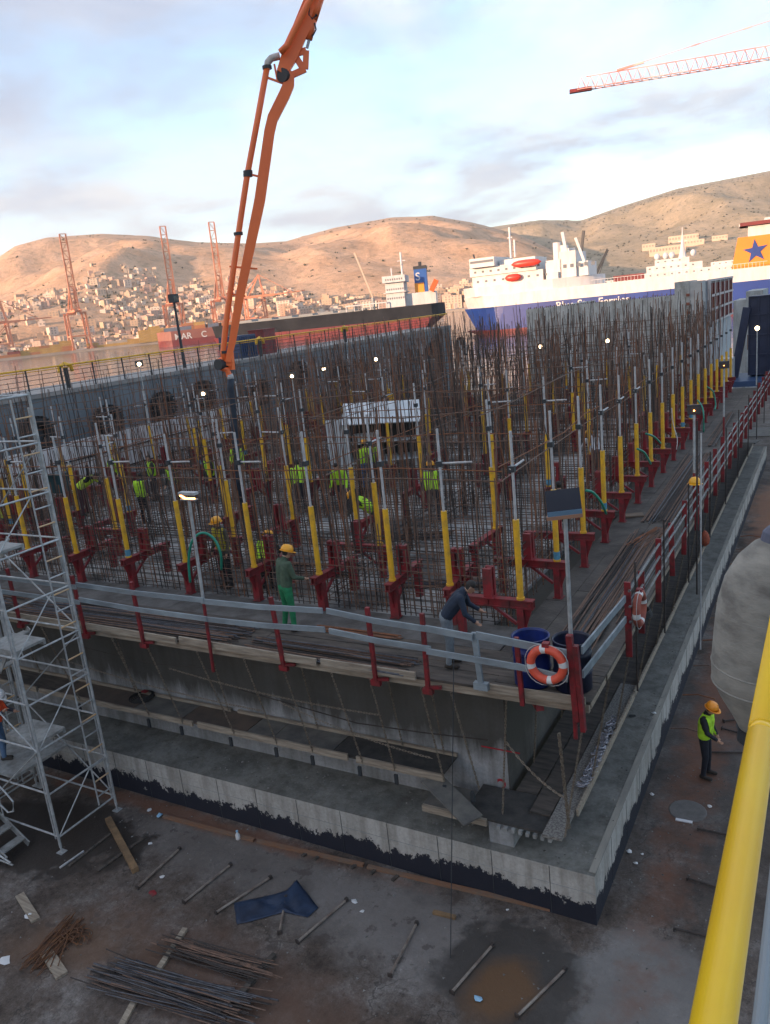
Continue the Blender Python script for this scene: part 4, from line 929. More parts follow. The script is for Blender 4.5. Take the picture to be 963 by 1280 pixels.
for j,y in enumerate(ywalls):
    if j==0: fn=lambda x,y:(rb.uniform(5.0,6.2) if rb.random()<.5 else rb.uniform(6.4,8.3))
    else: fn=top_in
    cage('rebar cage across the inside of the caisson, %s behind the front one'%ORD[j],(-25.8,y),(-5.7,y),(0,.22),.23+.015*j,fn,nh=9,bundles=3 if j>0 else 2)
for j,x in enumerate(xwalls):
    cage('rebar cage running lengthwise inside the caisson, %s from the right'%ORD[j],(x,13.6),(x,45.3),(0,.22),.30,top_in,nh=6,bundles=6)
cage('rebar cage along the far left edge of the caisson top',(-26.1,13.4),(-26.1,45.6),(0,.22),.20,lambda x,y:rb.uniform(7.6,9.6) if rb.random()<.7 else rb.uniform(5.4,7),nh=5,bundles=3)
cage('rebar cage along the rear edge of the caisson top',(-25.9,45.7),(-5.6,45.7),(0,.22),.34,top_in,nh=4,bundles=3)
# ================================================================ WHITE PANELS at far left
t=thing('white_panel_fence','row of upright white panels behind the rebar at the far left of the caisson','panel fence',(-27,14,4.1))
for i in range(13):
    y=i*1.5; mb=MB().box(-.04,0,y,y+1.47,.15,2.15+.06*(i%2)); mb.build('white_panel',M('white_sheet',(.82,.80,.80),(.62,.60,.59),rough=.6,scale=1.5,stretch=(1,1,.4)),t)
for z in(.6,1.4): MB().box(.0,.05,0,19.5,z,z+.06).build('batten',m_dark,t)
MB().box(-.1,-.04,0,19.5,0,.15).build('sill',m_woodp,t)
# ================================================================ WING WALL of the dock on the far side
m_gw=M('dock_wall_grey_paint',(.115,.135,.15),(.16,.18,.195),rough=.55,scale=.35,stretch=(1,1,.3),bump=.1,bscale=3)
t=thing('dock_wing_wall','long dark grey steel side wall of the floating dock behind the rebar','dock wall',(-30,0,0))
MB().box(-4.5,0,-14,66,-3,8.16).build('wall_plating',m_gw,t)
for i in range(17):
    MB().box(0,.02,-12+i*4.8,-11.94+i*4.8,.1,8.1).build('plate_seam',m_gw,t)
MB().box(0,.06,-14,66,8.0,8.16).box(-4.5,.05,-14,66,8.165,8.19).build('deck_edge',M('wing_deck_cream',(.30,.28,.26),(.2,.19,.18),rough=.7,scale=1),t)
for i in range(43):
    y=-10+i*1.8; mb=MB(); mb.bar((-.1,y,8.16),(-.1,y,9.24),.05,.05); mb.build('rail_post',m_dark,t)
for z in(8.38,8.58,8.78,8.98): MB().tube((-.1,-10,z),(-.1,65.6,z),.012,5).build('rail_wire',m_dark,t)
MB().tube((-.1,-10,9.24),(-.1,65.6,9.24),.04,8).tube((-.16,-10,9.13),(-.16,65.6,9.13),.02,6).build('top_rail',m_yel,t)
def tire(x,y,z,R_,label,axis='x'):
    t=thing('tyre_fender',label,'tyre',(x,y,z),0,'tyres hanging as fenders'); MB().torus((0,0,0),R_*.72,R_*.30,axis,30,10).build('tyre',m_black,t,smooth=True)
    mb=MB()
    for i in range(30):
        a=2*math.pi*i/30; mb.box(-.2,.2,math.cos(a)*R_-.035,math.cos(a)*R_+.035,math.sin(a)*R_-.035,math.sin(a)*R_+.035)
    mb.build('tread',m_black,t); MB().tube((-.05,0,R_*.8),(-.15,0,8.2-z),.02,5).build('chain',m_dark,t)
for px,py,lab in((48,542,'big knobbly tyre hanging on the grey dock wall beside the scaffold tower'),(136,526,'black tyre on the grey dock wall, second from the scaffold tower'),(205,508,'black tyre on the grey dock wall, third from the scaffold tower'),(255,493,'black tyre on the grey dock wall behind the lamp near the pump boom hose'),(326,490,'black tyre on the grey dock wall just right of the pump boom hose'),(375,466,'black tyre on the grey dock wall left of the white cabinet'),(428,466,'black tyre on the grey dock wall above the white cabinet'),(545,436,'black tyre near the right end of the grey dock wall'),):
    p=onx(px,py,-29.75); tire(-29.72,p.y,p.z,.72,lab)
p=onx(560,436,-29.6); tire(-29.3,66.3,p.z,.78,'black tyre hanging at the very end of the grey dock wall','x')
def bollard(px,py,lab):
    p=onx(px,py,-30.6); t=thing('capped_post',lab,'post',(-30.6,p.y,8.19)); MB().tube((0,0,0),(0,0,.95),.11,10).build('post',m_dark,t); MB().path([(0,-.35,.72),(0,-.32,.98),(0,0,1.1),(0,.32,.98),(0,.35,.72)],.09,8).build('yellow_cap',m_yel,t)
bollard(86,482,'dark post with a yellow arched cap at the left end of the dock wall walkway'); bollard(327,443,'dark post with a yellow arched cap on the dock wall right of the pump boom'); bollard(432,424,'dark post with a yellow arched cap on the dock wall below the long cargo ship')
# lamp column, small containers, red box on the wing wall
p=onx(232,465,-31.5); t=thing('floodlight_column','black floodlight column on the grey dock wall left of the pump boom','lamp post',(-31.5,p.y,8.19))
MB().tube((0,0,0),(0,0,3.7),.09,8,.06).build('column',m_dark,t); MB().box(-.15,.15,-.25,.25,3.5,3.95).build('lamp_head',m_dark,t); MB().box(.15,.16,-.18,.18,3.6,3.85).build('lens',m_glass,t)
p=onx(304,452,-32); t=thing('steel_container','navy ribbed steel container on the dock wall beside the pump boom','container',(-32.2,p.y,8.19)); mb=MB().box(-.8,.8,-.8,.8,0,1.35)
for i in range(8): mb.box(.8,.85,-.75+i*.2,-.65+i*.2,.1,1.25)
mb.build('body',M('navy_paint',(.02,.04,.10),(.03,.05,.12),rough=.5,scale=1),t)
p=onx(318,446,-32); t=thing('steel_box','rusty red steel box on the dock wall right of the navy container','box',(-32.4,p.y+1.6,8.19)); MB().box(-.6,.6,-.6,.6,0,1.5).box(-.65,.65,-.65,.65,1.5,1.56).build('body',m_red2,t)
# ================================================================ FINISHED CAISSON at the rear
m_fc=concrete('finished_concrete',(.40,.40,.375),(.56,.555,.52),streak=.5)
t=thing('finished_caisson','pale finished concrete caisson at the rear with a red panelled grid on its side','caisson',(0,0,0))
MB().box(-17.4,-8.35,50,51.2,0,9.22).box(-8.35,-7.55,49.9,53,0,9.95).build('front_wall',m_fc,t)
MB().box(-17.4,-16.6,51.2,64,0,9.15).build('left_wall',m_fc,t)
MB().box(-7.55,-6.85,49.95,51.3,0,9.9).build('corner_pilaster',M('pale_render',(.50,.49,.46),(.40,.39,.37),rough=.8,scale=3),t)
MB().box(-7.5,-6.8,51.3,63.5,0,9.85).build('side_wall',M('pale_blue_grey_concrete',(.42,.45,.47),(.34,.37,.39),rough=.8,scale=1,bump=.2),t)
mb=MB()
for i in range(6):
    y=51.5+i*2.25; mb.bar((-6.68,y,7.3),(-6.68,y,9.9),.16,.22)
for z in(7.35,8.15,8.95,9.85): mb.bar((-6.66,51.4,z),(-6.66,63.2,z),.14,.12)
gridw=mb.build('form_panel_frame',M('pale_form_frame',(.55,.50,.48),rough=.7),t)
for i in range(5):
    for k in range(3):
        y=51.65+i*2.25; z=7.45+k*.8; MB().box(-6.74,-6.60,y+.1,y+1.85,z,z+.62).box(-6.6,-6.52,y+.85,y+1.0,z,z+.62).build('red_form_panel',M('dark_red_form',(.18,.03,.025),(.12,.025,.02),rough=.6,scale=3),t)
mb=MB()
for i in range(10): mb.box(-7.7,-7.52,49.8,49.9,4.6+i*.5,4.75+i*.5)
mb.build('brick_course',M('brick_red',(.25,.09,.06),rough=.9),t)
mb=MB()
for i in range(70): mb.box(-17.3+i*.13,-17.26+i*.13,50.1,50.2,9.22,9.22+rr.uniform(.02,.18))
mb.build('starter_bars',m_rust,t)
p0=ony(917,376,72); p1=ony(955,362,72)
t=thing('concrete_block','plain grey concrete block standing behind the finished caisson at far right','concrete block',(p0.x,72,0))
MB().box(0,(p1.x-p0.x)*.45,0,5,-1,p0.z).box((p1.x-p0.x)*.45,p1.x-p0.x,-.6,5,-1,p1.z).build('wall',concrete('grey_far_concrete',(.34,.36,.36),(.44,.46,.46)),t)
mb=MB()
for i in range(10): 
    x=(p1.x-p0.x)*(.5+i*.045); mb.box(x,x+.09,-.62,-.61,p1.z-2.6,p1.z-1.2); mb.box(x,x+.09,-.62,-.61,p1.z-4.6,p1.z-3.4)
mb.build('slot',M('slot_brown',(.16,.12,.10),rough=.9),t)
# dark navy framed stair box and blue drum at far right
a_=ony(936,470,50); b_=ony(975,470,50)
t=thing('navy_steel_tower','dark navy panelled steel box tower at the far right end of the platform','steel tower',(a_.x,50,0))
W_=3.4; mb=MB().box(0,W_,0,2,4.4,8.75); 
for i in range(8): mb.box(i*W_/7-.03,i*W_/7+.03,-.06,0,4.4,8.75)
for z in(4.4,5.5,6.6,7.7,8.7): mb.box(0,W_,-.07,-.0,z,z+.07)
mb.build('panel_wall',M('navy_panel',(.012,.018,.045),(.02,.03,.065),rough=.5,scale=2),t); MB().box(-1.5,W_,-2,2,4.0,4.3).build('base_beam',M('blue_beam',(.03,.07,.16),(.05,.09,.18),rough=.5,scale=2),t)
MB().bar((-.75,0,4.3),(-.1,0,8.2),.4,.5,up=(0,1,0)).build('sloping_end_plate',M('navy_panel',(0,0,0)),t)
MB().box(-1.5,-.6,-2.2,-1.2,4.31,5.6).build('white_chute',m_white,t)
# right hand access floor area behind (rusty planks)
for i,(px,py,w,l,rz,lab) in enumerate(((905,566,1.0,.25,.5,'pale loose board on the rusty dock floor by the far end of the guard rail'),(935,552,1.2,.3,-.2,'grey board lying furthest back on the rusty dock floor'),(912,585,.6,.5,.1,'square grey sheet lying on the dock floor beyond the slab'),(953,540,1.8,1.0,.1,'large pale sheet lying on the dock floor at the right edge'))):
    q=onz(px,py,0.02); t=thing('loose_board',lab,'board',(q.x,q.y,.004),rz); MB().box(-w/2,w/2,-l*1.6,l*1.6,0,.05).build('board',M('grey_ply',(0,0,0)),t)
# ================================================================ ITEMS ON THE PLATFORM
def ring(x,y,z,R_,axis,label,rz=0,mr=None):
    t=thing('life_ring',label,'life ring',(x,y,z),rz,'orange life rings'); MB().torus((0,0,0),R_*.80,R_*.21,axis,40,12,band=4).build('ring',[mr or M('life_ring_orange',(.72,.10,.05),(.60,.08,.04),rough=.5,scale=6),M('reflective_tape',(.62,.62,.60),rough=.35)],t,smooth=True)
    mb=MB(); pts=[]
    for i in range(25):
        a=2*math.pi*i/24; r=R_*(1.05+.07*abs(math.sin(2*a))); p=(r*math.cos(a),r*math.sin(a)); pts.append((p[0],-.02,p[1]) if axis=='y' else (.02,p[0],p[1]))
    mb.path(pts,.006,5); mb.build('grab_line',m_white,t)
    mb=MB(); mb.box(-.05,.05,-.05,.05,R_*.95,R_*1.15) if axis=='y' else mb.box(-.05,.05,-.05,.05,R_*.9,R_*1.1); mb.build('strap',m_red,t)
p=ony(684,831,10.34); ring(p.x,10.34,p.z,.31,'y','orange life ring with white bands on the corner guard rail by the blue drum')
p=onx(797,760,-2.9); ring(-2.86,p.y,p.z,.33,'x','faded orange life ring seen edge on, hanging on the right hand guard rail',mr=M('faded_ring',(.38,.10,.06),(.26,.07,.05),rough=.7,scale=6))
def drum(x,y,label,mm=None):
    t=thing('blue_drum',label,'drum',(x,y,4.2)); mb=MB().lathe([(.28,0),(.29,.02),(.29,.28),(.305,.30),(.29,.32),(.29,.58),(.305,.60),(.29,.62),(.29,.80),(.305,.82),(.28,.825),(.27,.78),(.265,.04),(0,.03)],(0,0,0),28); mb.build('shell',mm or m_blue,t,smooth=True)
    MB().lathe([(.268,.5),(0,.5)],(0,0,0),24).build('contents',M('dark_oily_liquid',(.02,.012,.01),rough=.3),t)
drum(-4.06,11.0,'open blue drum with a rusty rim behind the life ring at the platform corner'); drum(-3.42,11.05,'dark blue open drum at the very corner of the platform, right of the other drum',M('navy_drum',(.01,.015,.05),(.006,.008,.02),rough=.5,scale=4))
def lamp_post(x,y,z0,z1,label,lit,head='flat',r=.03,low=m_red2,lean=(0,0),rz=0):
    t=thing('lamp_post',label,'lamp post',(x,y,z0)); h=z1-z0; T=Vector((lean[0],lean[1],h))
    MB().tube((0,0,0),T*.42,r*1.1,8).build('lower_pole',low,t); MB().tube(T*.42,T,r,8).build('upper_pole',m_galv,t)
    if head=='board':
        mb=MB(); mb.box(-.24,.24,-.02,.03,.05,.38); o=mb.build('floodlight_panel',M('floodlight_face',(.012,.018,.035),rough=.25),t); o.location=T; o.rotation_euler=(R(-12),R(-4),R(18))
        mb=MB().box(-.26,.24,-.06,.04,-.03,.02); o=mb.build('floodlight_bracket',M('bracket_rust',(.30,.16,.10),rough=.7),t); o.location=T; o.rotation_euler=(0,R(-4),R(18))
        mb=MB().box(-.24,.24,-.04,.05,.02,.08); o=mb.build('floodlight_rim',M('rim_blue',(.10,.18,.26),rough=.5),t); o.location=T; o.rotation_euler=(0,R(-4),R(18))
    elif head=='tube':
        mb=MB(); mb.box(-.2,.2,-.05,.06,.10,.15).box(-.18,.18,-.04,.05,.0,.02); mb.build('lamp_hood',m_galv,t).location=T
        mb=MB(); mb.bar((-.19,-.02,.09),(-.06,-.02,.03),.02,.03); mb.bar((-.06,-.02,.03),(.16,-.02,.035),.03,.025); mb.build('lamp_tube',m_flame,t).location=T
    else:
        d=(Vector((0,0,10.2))-Vector((x,y,z1))); d.z=0; a=math.atan2(d.y,d.x)+math.pi/2
        mb=MB().box(-.16,.16,-.05,.05,-.1,.14); o=mb.build('lamp_body',m_dark,t); o.location=T; o.rotation_euler=(0,0,a)
        s=lit*.62; mb=MB().lathe([(0,-.055),(s,-.055),(s,-.075),(s*.7,-.10),(0,-.11)],(0,0,0),12,axis='y'); o=mb.build('lamp_glass',m_flame if head=='small' else m_lamp,t); o.location=T; o.rotation_euler=(0,0,a)
    return t
lamp_post(-3.27,10.55,3.6,7.12,'pale blue pole with a dark square floodlight at the platform corner',0,'board',r=.032)
lamp_post(-10.42,10.5,3.7,7.18,'grey pole with a glowing orange tube lamp on the front guard rail',0,'tube',lean=(.12,0))
lamp_post(-3.08,20.9,4.2,6.95,'grey pole with a small orange flame coloured lamp above the hung yellow helmet',.03,'small',lean=(0,.1))
lamp_post(-3.3,29.0,4.2,7.2,'thin grey pole with an unlit bracket on the right hand walkway',.02,'small')
for px,py,D,s,lab in((676,433,38,.13,'lit round lamp above the middle of the rebar, left of the other bright lamp'),(760,426,40,.15,'bright lit lamp in front of the finished concrete block'),(405,461,33,.10,'small lit lamp over the rebar left of the white cabinet'),(470,449,36,.11,'small lit lamp over the rebar above the white cabinet'),(365,470,30,.09,'tilted small lit lamp right of the pump boom hose'),(174,455,34,.12,'white lamp on the dock wall rail at left'),(254,492,28,.09,'glowing lamp in front of the dock wall tyre left of the pump boom')):
    p=atD(px,py,D); lamp_post(p.x,p.y,4.15,p.z,lab,s,'round',r=.02,low=m_galv)
p=atD(947,410,47); lamp_post(p.x,p.y,4.2,p.z,'tall pole with a bright lamp in front of the navy steel tower at far right',.17,'round',r=.03,low=m_galv)
p=atD(22,540,17.5); 
# hard hat on a pole with white plastic
p=onx(869,603,-3.02); t=thing('hard_hat','yellow hard hat hung on top of a red guard rail post on the right','hard hat',tuple(p)); MB().lathe([(.15,-.03),(.145,.02),(.125,.08),(.08,.13),(0,.145)],(0,0,0),20).add([],[]).build('shell',M('hard_hat_amber',(.80,.40,.02),rough=.35),t,smooth=True); MB().lathe([(.185,-.035),(.15,-.02),(.14,-.035)],(0,0,0),20).build('brim',MATS['hard_hat_amber'],t)
t=thing('plastic_bag','white plastic bag tied to the red post beside the hung yellow hard hat','bag',(p.x+.02,p.y+.35,p.z-.1)); 
mb=MB(); mb.lathe([(.02,.12),(.06,.0),(.09,-.15),(.07,-.3),(.01,-.38)],(0,0,0),9); o=mb.build('bag',M('white_plastic',(.60,.60,.62),rough=.5),t,smooth=True)
for v in o.data.vertices: v.co+=Vector((noise.noise(v.co*9),noise.noise(v.co*9+Vector((5,0,0))),0))*.03
# orange net bag on the rail
p=onx(879,672,-2.95); t=thing('rope_bag','orange net bag of rope hanging on the right hand guard rail','rope bag',(-2.9,p.y,p.z)); o=MB().lathe([(.02,.2),(.09,.12),(.13,-.02),(.11,-.16),(.02,-.24)],(0,0,0),12).build('bag',M('net_orange',(.45,.10,.04),(.22,.06,.04),rough=.8,scale=25,bump=.8),t,smooth=True)
# green hoses
def hose(pts,label,m=m_teal,r=.03):
    o0=Vector(pts[0]); mb=MB(); P_=[Vector(p)-o0 for p in pts]; S=[]
    n=len(P_)
    for i in range(n-1):
        p0,p1,p2,p3=P_[max(i-1,0)],P_[i],P_[i+1],P_[min(i+2,n-1)]
        for k in range(5):
            q=k/5; S.append(.5*((2*p1)+(-p0+p2)*q+(2*p0-5*p1+4*p2-p3)*q*q+(-p0+3*p1-3*p2+p3)*q**3))
    S.append(P_[-1]); mb.path(S,r,8); o=mb.build('hose',m,None,smooth=True); o.location=o0; tag(o,label,'hose',None); return o
g=lambda px,py,y:tuple(ony(px,py,y))
hose([g(238,728,12.6),g(236,700,12.6),g(241,675,12.6),g(254,666,12.7),g(268,674,12.8),g(276,692,12.8),g(277,712,12.9)],'arched green hose rising behind the front guard rail beside the orange tube lamp')
gx=lambda px,py,x:tuple(onx(px,py,x))
hose([gx(733,613,-4.6),gx(742,616,-4.5),gx(752,628,-4.4),gx(758,642,-4.4)],'short green hose curving down by the second yoke of the right row')
hose([gx(797,561,-4.6),gx(806,566,-4.5),gx(814,580,-4.4)],'green hose curling over beside the fourth yoke of the right row')
hose([gx(808,542,-4.6),gx(818,546,-4.5),gx(826,554,-4.4)],'green hose between the yokes in the middle of the right row')
hose([gx(872,500,-4.7),gx(878,508,-4.5),gx(880,520,-4.4),gx(880,540,-4.4)],'green hose hanging far back in the right row')
hose([gx(884,483,-4.7),gx(892,490,-4.5),gx(895,505,-4.4),gx(894,512,-4.4)],'green hose hanging furthest back in the right row')
hose([gx(840,510,-4.6),gx(842,530,-4.55),gx(847,548,-4.4),gx(846,562,-4.4)],'thin white hose looping down a yoke of the right row',m_white,.014)
# white open cabinet
p=onz(468,610,4.12); q=Vector((p.x,p.y+1.0,4.12)); t=thing('white_cabinet','white steel site cabinet with a lifted lid among the rebar','cabinet',(q.x,q.y,4.12),R(28)); zt=3.05-.1
MB().box(-1.2,1.2,.52,.54,.92,2.4).build('dark_interior',M('cabinet_interior',(.06,.06,.06),rough=.8),t); MB().box(-1.25,-1.2,-.5,.6,.9,2.5).box(1.2,1.25,-.5,.6,.9,2.3).box(-1.2,1.2,.55,.6,.9,2.4).box(-1.25,1.25,-.5,.6,.85,.9).build('cabinet_body',M('cabinet_pale_blue_grey',(.62,.66,.68),(.50,.54,.56),rough=.45,scale=2),t)
mb=MB(); mb.bar((-1.35,-.25,2.62),(1.4,-.25,2.50),1.4,.04,up=(0,-.42,.9)); mb.build('lid',MATS['cabinet_pale_blue_grey'],t)
MB().box(-1.95,-1.28,-.55,-.5,.5,2.5).build('open_door',MATS['cabinet_pale_blue_grey'],t)
for x in(-1.1,1.1):
    for y in(-.4,.5): MB().box(x-.04,x+.04,y-.04,y+.04,0,.85).build('leg',m_galv,t)
for z in(1.5,): MB().box(-1.18,1.18,-.3,.5,z,z+.03).box(-1.1,-.2,-.1,.4,z+.03,z+.3).build('shelf',MATS['cabinet_pale_blue_grey'],t)
# dark bin and small boxes in the rebar
p=ony(74,604,17.0); t=thing('grey_bin','dark teal plastic bin beside the reaching man at far left','bin',tuple(p)); mb=MB(); mb.add([(-.22,-.18,-.3),(.22,-.18,-.3),(.22,.18,-.3),(-.22,.18,-.3),(-.3,-.24,.3),(.3,-.24,.3),(.3,.24,.3),(-.3,.24,.3)],[(3,2,1,0),(4,5,6,7),(0,1,5,4),(1,2,6,5),(2,3,7,6),(3,0,4,7)]); mb.tube((0,0,-.3),(0,0,-.31),.1,6); mb.build('body',M('dark_teal_plastic',(.02,.06,.07),rough=.5),t); MB().bar((-.3,0,.32),(.3,0,.32),.6,.04).build('lid',MATS['dark_teal_plastic'],t)
# rebar bundles on the decks
def bundle(a,b_,z,w,n,label,seed,mm=(m_rust2,m_rust,m_dkbar),r=.012,group=None,bend=.06):
    q=random.Random(seed); a=Vector((*a,z)); b_=Vector((*b_,z)); O=(a+b_)/2; d=(b_-a).normalized(); nn=Vector((-d.y,d.x,0)); mb=MB()
    for i in range(n):
        s0=q.uniform(-w/2,w/2); s1=s0+q.uniform(-.15,.15)*w; e0=q.uniform(0,.25)*(b_-a).length*.4; e1=q.uniform(0,.25)*(b_-a).length*.4; lay=q.choice((0,0,0,1,1,2)); zz=r+lay*r*1.9
        pa=a+d*e0+nn*s0-O; pb=b_-d*e1+nn*s1-O; pm=(pa+pb)/2+nn*q.uniform(-bend,bend)*w
        for k in(pa,pb,pm): k.z=zz
        pm.z+=q.uniform(0,.01); mb.path([pa,pm,pb],r,5,mi=q.choice((0,0,1,1,2)) if len(mm)>2 else 0)
    o=mb.build('rebar_bundle',list(mm),None); o.location=O; tag(o,label,'rebar bundle',group); return o
bundle((-25,11.2),(-17,11.3),4.21,.8,44,'long dark rebar bundle on the front platform behind the scaffold tower',1)
bundle((-16.8,11.0),(-9.9,11.1),4.21,.85,60,'long dark rebar bundle on the front platform left of the man in green',2)
bundle((-16.0,11.5),(-10.5,11.55),4.21,.4,16,'thinner rebar bundle lying behind the long dark one left of the man in green',3)
bundle((-9.8,10.9),(-6.1,10.85),4.21,.6,46,'shiny dark rebar bundle on the front platform left of the bending man in navy',4)
bundle((-8.9,11.9),(-6.9,11.85),4.21,.22,14,'rusty orange rebar bundle on the front platform right of the man in green',5,(m_rust3,m_rust,m_rust3))
bundle((-3.8,12.2),(-3.9,19.5),4.21,.7,50,'long rebar bundle on the right hand walkway nearest the corner',6)
bundle((-3.4,13.5),(-3.45,24),4.21,.35,20,'long rebar bundle close along the right hand guard rail',7)
bundle((-3.9,20),(-4.0,29),4.21,.7,44,'rebar bundle on the right hand walkway behind the hung yellow hard hat',8)
bundle((-4.0,18.0),(-3.6,19.6),4.23,.5,22,'short rusty orange rebar pile on the right hand walkway',9,(m_rust3,m_rust,m_rust3))
bundle((-3.9,30),(-4.0,38),4.21,.5,18,'rebar bundle furthest back on the right hand walkway',10)
bundle((-11.5,17.6),(-8.8,18.6),4.14,.6,18,'rebar bundle lying on the inner floor near the bending man in the bright vest',12)
bundle((-8.6,14.6),(-6.2,15.2),4.14,.5,14,'blue grey steel bars lying on the inner floor behind the corner yoke',13)
bundle((-12.6,15.0),(-9.8,15.3),4.14,.8,18,'rebar bundle lying on the inner floor behind the front rebar',15)
for px,py,w,l,lab,m in((765,640,.5,.35,'dark sack lying on the right hand walkway under the yokes',m_woodd),(790,645,.6,.3,'brown board lying on the right hand walkway',m_wood),(800,770,.5,.5,'coiled dark hose on the walkway behind the edge on life ring',m_black)):
    p=onz(px,py,4.21); t=thing('site_board' if m!=m_black else 'coiled_hose',lab,'board' if m!=m_black else 'hose',(p.x,p.y,4.21),.4)
    if m==m_black:
        mb=MB()
        for i in range(4): mb.torus((0,0,.03+i*.03),.22-.01*i,.018,'z',24,6)
        mb.build('coil',m,t)
    else: mb=MB().box(-w/2,w/2,-l/2,l/2,0,.04).box(-w/2,-w/2+.06,-l/2,l/2,.04,.06); mb.build('board',m,t)
p=onz(178,872,1.92); t=thing('coiled_rope','coil of dark rope with a red rag on the suspended walkway at left','rope coil',tuple(p)); mb=MB()
for i in range(5): mb.torus((.02*i,0,.02+.018*i),.30-.03*i,.014,'z',26,6)
mb.build('coil',m_black,t); MB().box(-.06,.08,.05,.15,.1,.13).build('rag',m_red,t)
chainp=[onz(x,y,1.55) for x,y in((728,983),(738,965),(745,950),(752,935),(760,918),(768,898))]
mb=MB(); rr2=random.Random(4); O=chainp[0].copy()
for i in range(75):
    k=i/75*5; a,b_=chainp[int(k)],chainp[min(5,int(k)+1)]; c=a.lerp(b_,k-int(k))-O+Vector((rr2.uniform(-.05,.05),rr2.uniform(-.03,.03),rr2.uniform(0,.05))); a1=rr2.uniform(0,3.14); h=Vector((math.cos(a1),math.sin(a1),rr2.uniform(-.3,.3)))*.06; w=Vector((-math.sin(a1),math.cos(a1),rr2.uniform(-.5,.5)))*.03
    mb.path([c-h-w,c+h-w,c+h*1.2,c+h+w,c-h+w,c-h*1.2,c-h-w],.012,5)
o=mb.build('heavy_chain',M('heavy_chain_steel',(.42,.42,.46),(.16,.16,.18),rough=.4,metal=.4,scale=20)); o.location=O; tag(o,'heap of heavy steel chain lying along the suspended walkway right of the caisson corner','chain')
# vertical cable hanging from above to the dock floor near the centre
p=ony(563,1240,9.2); q=ony(568,830,9.9); o=MB().tube(Vector((0,0,0)),Vector((q.x-p.x,q.y-p.y,5.0-p.z)),.008,5).build('hanging_wire',m_dark); o.location=p; tag(o,'thin dark wire hanging straight down in front of the base slab near the middle','wire')
t=thing('steel_tube','two tall thin tubes standing by the right hand guard rail','tube',(-2.8,19.9,.96)); MB().tube((0,0,0),(.03,.05,5.6),.018,6).build('pale_tube',m_white,t); MB().tube((-.08,0,1.5),(-.06,0.05,5.9),.02,6).build('dark_tube',m_rust2,t)
# ================================================================ SCAFFOLD STAIR TOWER
def stair_tower(x0,x1,y0,y1,levels,top,label,outer=True):
    t=thing('stair_tower',label,'scaffold tower',(x1,y0,0)); O=Vector((x1,y0,0)); L0=x0-x1; W=y1-y0
    def tb(nm,a,b_,r=.024,m=m_galv): MB().tube(a,b_,r,8).build(nm,m,t)
    for x in(0,L0):
        for y in(0,W):
            tb('standard',(x,y,.12),(x,y,top),.03); 
            if x==0: tb('standard',(x-.09,y,.3),(x-.09,y,top-.3),.022)
            MB().box(x-.08,x+.08,y-.08,y+.08,0,.012).tube((x,y,0),(x,y,.2),.02,8).build('base_plate',m_galv,t)
        # end frames: rungs between two close uprights on the slab side
        tb('frame_upright',(x,W-.42,.4),(x,W-.42,top-.1),.018)
    z=.35; i=0
    while z<top-.1:
        for x in(0,L0): tb('ledger',(x,0,z),(x,W,z),.021)
        for y in(0,W): tb('ledger',(0,y,z+.03),(L0,y,z+.03),.021)
        z+=1.0
    z=.6; k=0
    while z<top-.2:
        MB().tube((0,W-.42,z),(0,W,z),.017,6).build('rung',M('warm_rung',(.62,.40,.20),(.45,.33,.22),rough=.6,scale=3) if k%2 else m_galv,t); z+=.36; k+=1
    z=.35; k=0
    while z+2<top+.2:
        a=(0,0,z) ; tb('brace',(0,.02,z),(0,W-.44,z+1.0),.014); tb('brace',(L0,.02,z+1),(L0,W-.44,z+2),.014)
        tb('brace',(0,-.03,z if k%2 else z+2),(L0,-.03,z+2 if k%2 else z),.016); tb('brace',(0,W+.03,z+2 if k%2 else z),(L0,W+.03,z if k%2 else z+2),.016); z+=2; k+=1
    # landings and flights
    MB().box(-2.45,-1.1,.05,W-.1,1.44,1.5).build('landing',m_galvd,t)
    for k in range(levels):
        z=.45+k*2.0
        if k==0: continue
        MB().box(-1.05,-.03,.06,W*.48,z,z+.05).box(-1.05,-.03,.06,.10,z-.07,z-.002).box(-1.05,-.03,W*.44,W*.48,z-.07,z-.002).build('landing',m_galvd,t)
        MB().box(L0+.03,L0+.75,.06,W*.48,z+1.0,z+1.05).build('landing',m_galvd,t)
        mb=MB(); n=5
        for i in range(n): q=(i+.5)/n; xx=L0+.75+(-1.05-L0-.75)*q; zz=z+1.05+.95*q; mb.box(xx-.10,xx+.10,W*.50,W*.72,zz,zz+.025)
        mb.build('stair_treads',m_galvd,t)
        mb=MB(); mb.bar((L0+.7,W*.49,z+1.02),(-1.05,W*.49,z+2),.025,.10); mb.bar((L0+.7,W*.73,z+1.02),(-1.05,W*.73,z+2),.025,.10); mb.build('stringer',m_galvd,t)
        mb=MB(); mb.path([(-.9,W*.49,z+1.5),(-1.2,W*.49,z+2.6),(L0+.8,W*.49,z+2.0)],.016,6); mb.build('hand_rail',m_galv,t)
    tb('hand_rail',(0,0,top-.05),(0,W,top-.05)); tb('hand_rail',(0,0,top-.05),(L0,0,top-.05)); tb('hand_rail',(0,W,top-.05),(L0,W,top-.05))
    return t
stair_tower(-16.27,-13.7,8.65,10.16,5,9.35,'tall galvanised scaffold stair tower standing on the dock floor at left')
stair_tower(-18.95,-16.45,8.65,10.16,0,9.0,'second scaffold stair tower half cut off by the left edge of the photo')
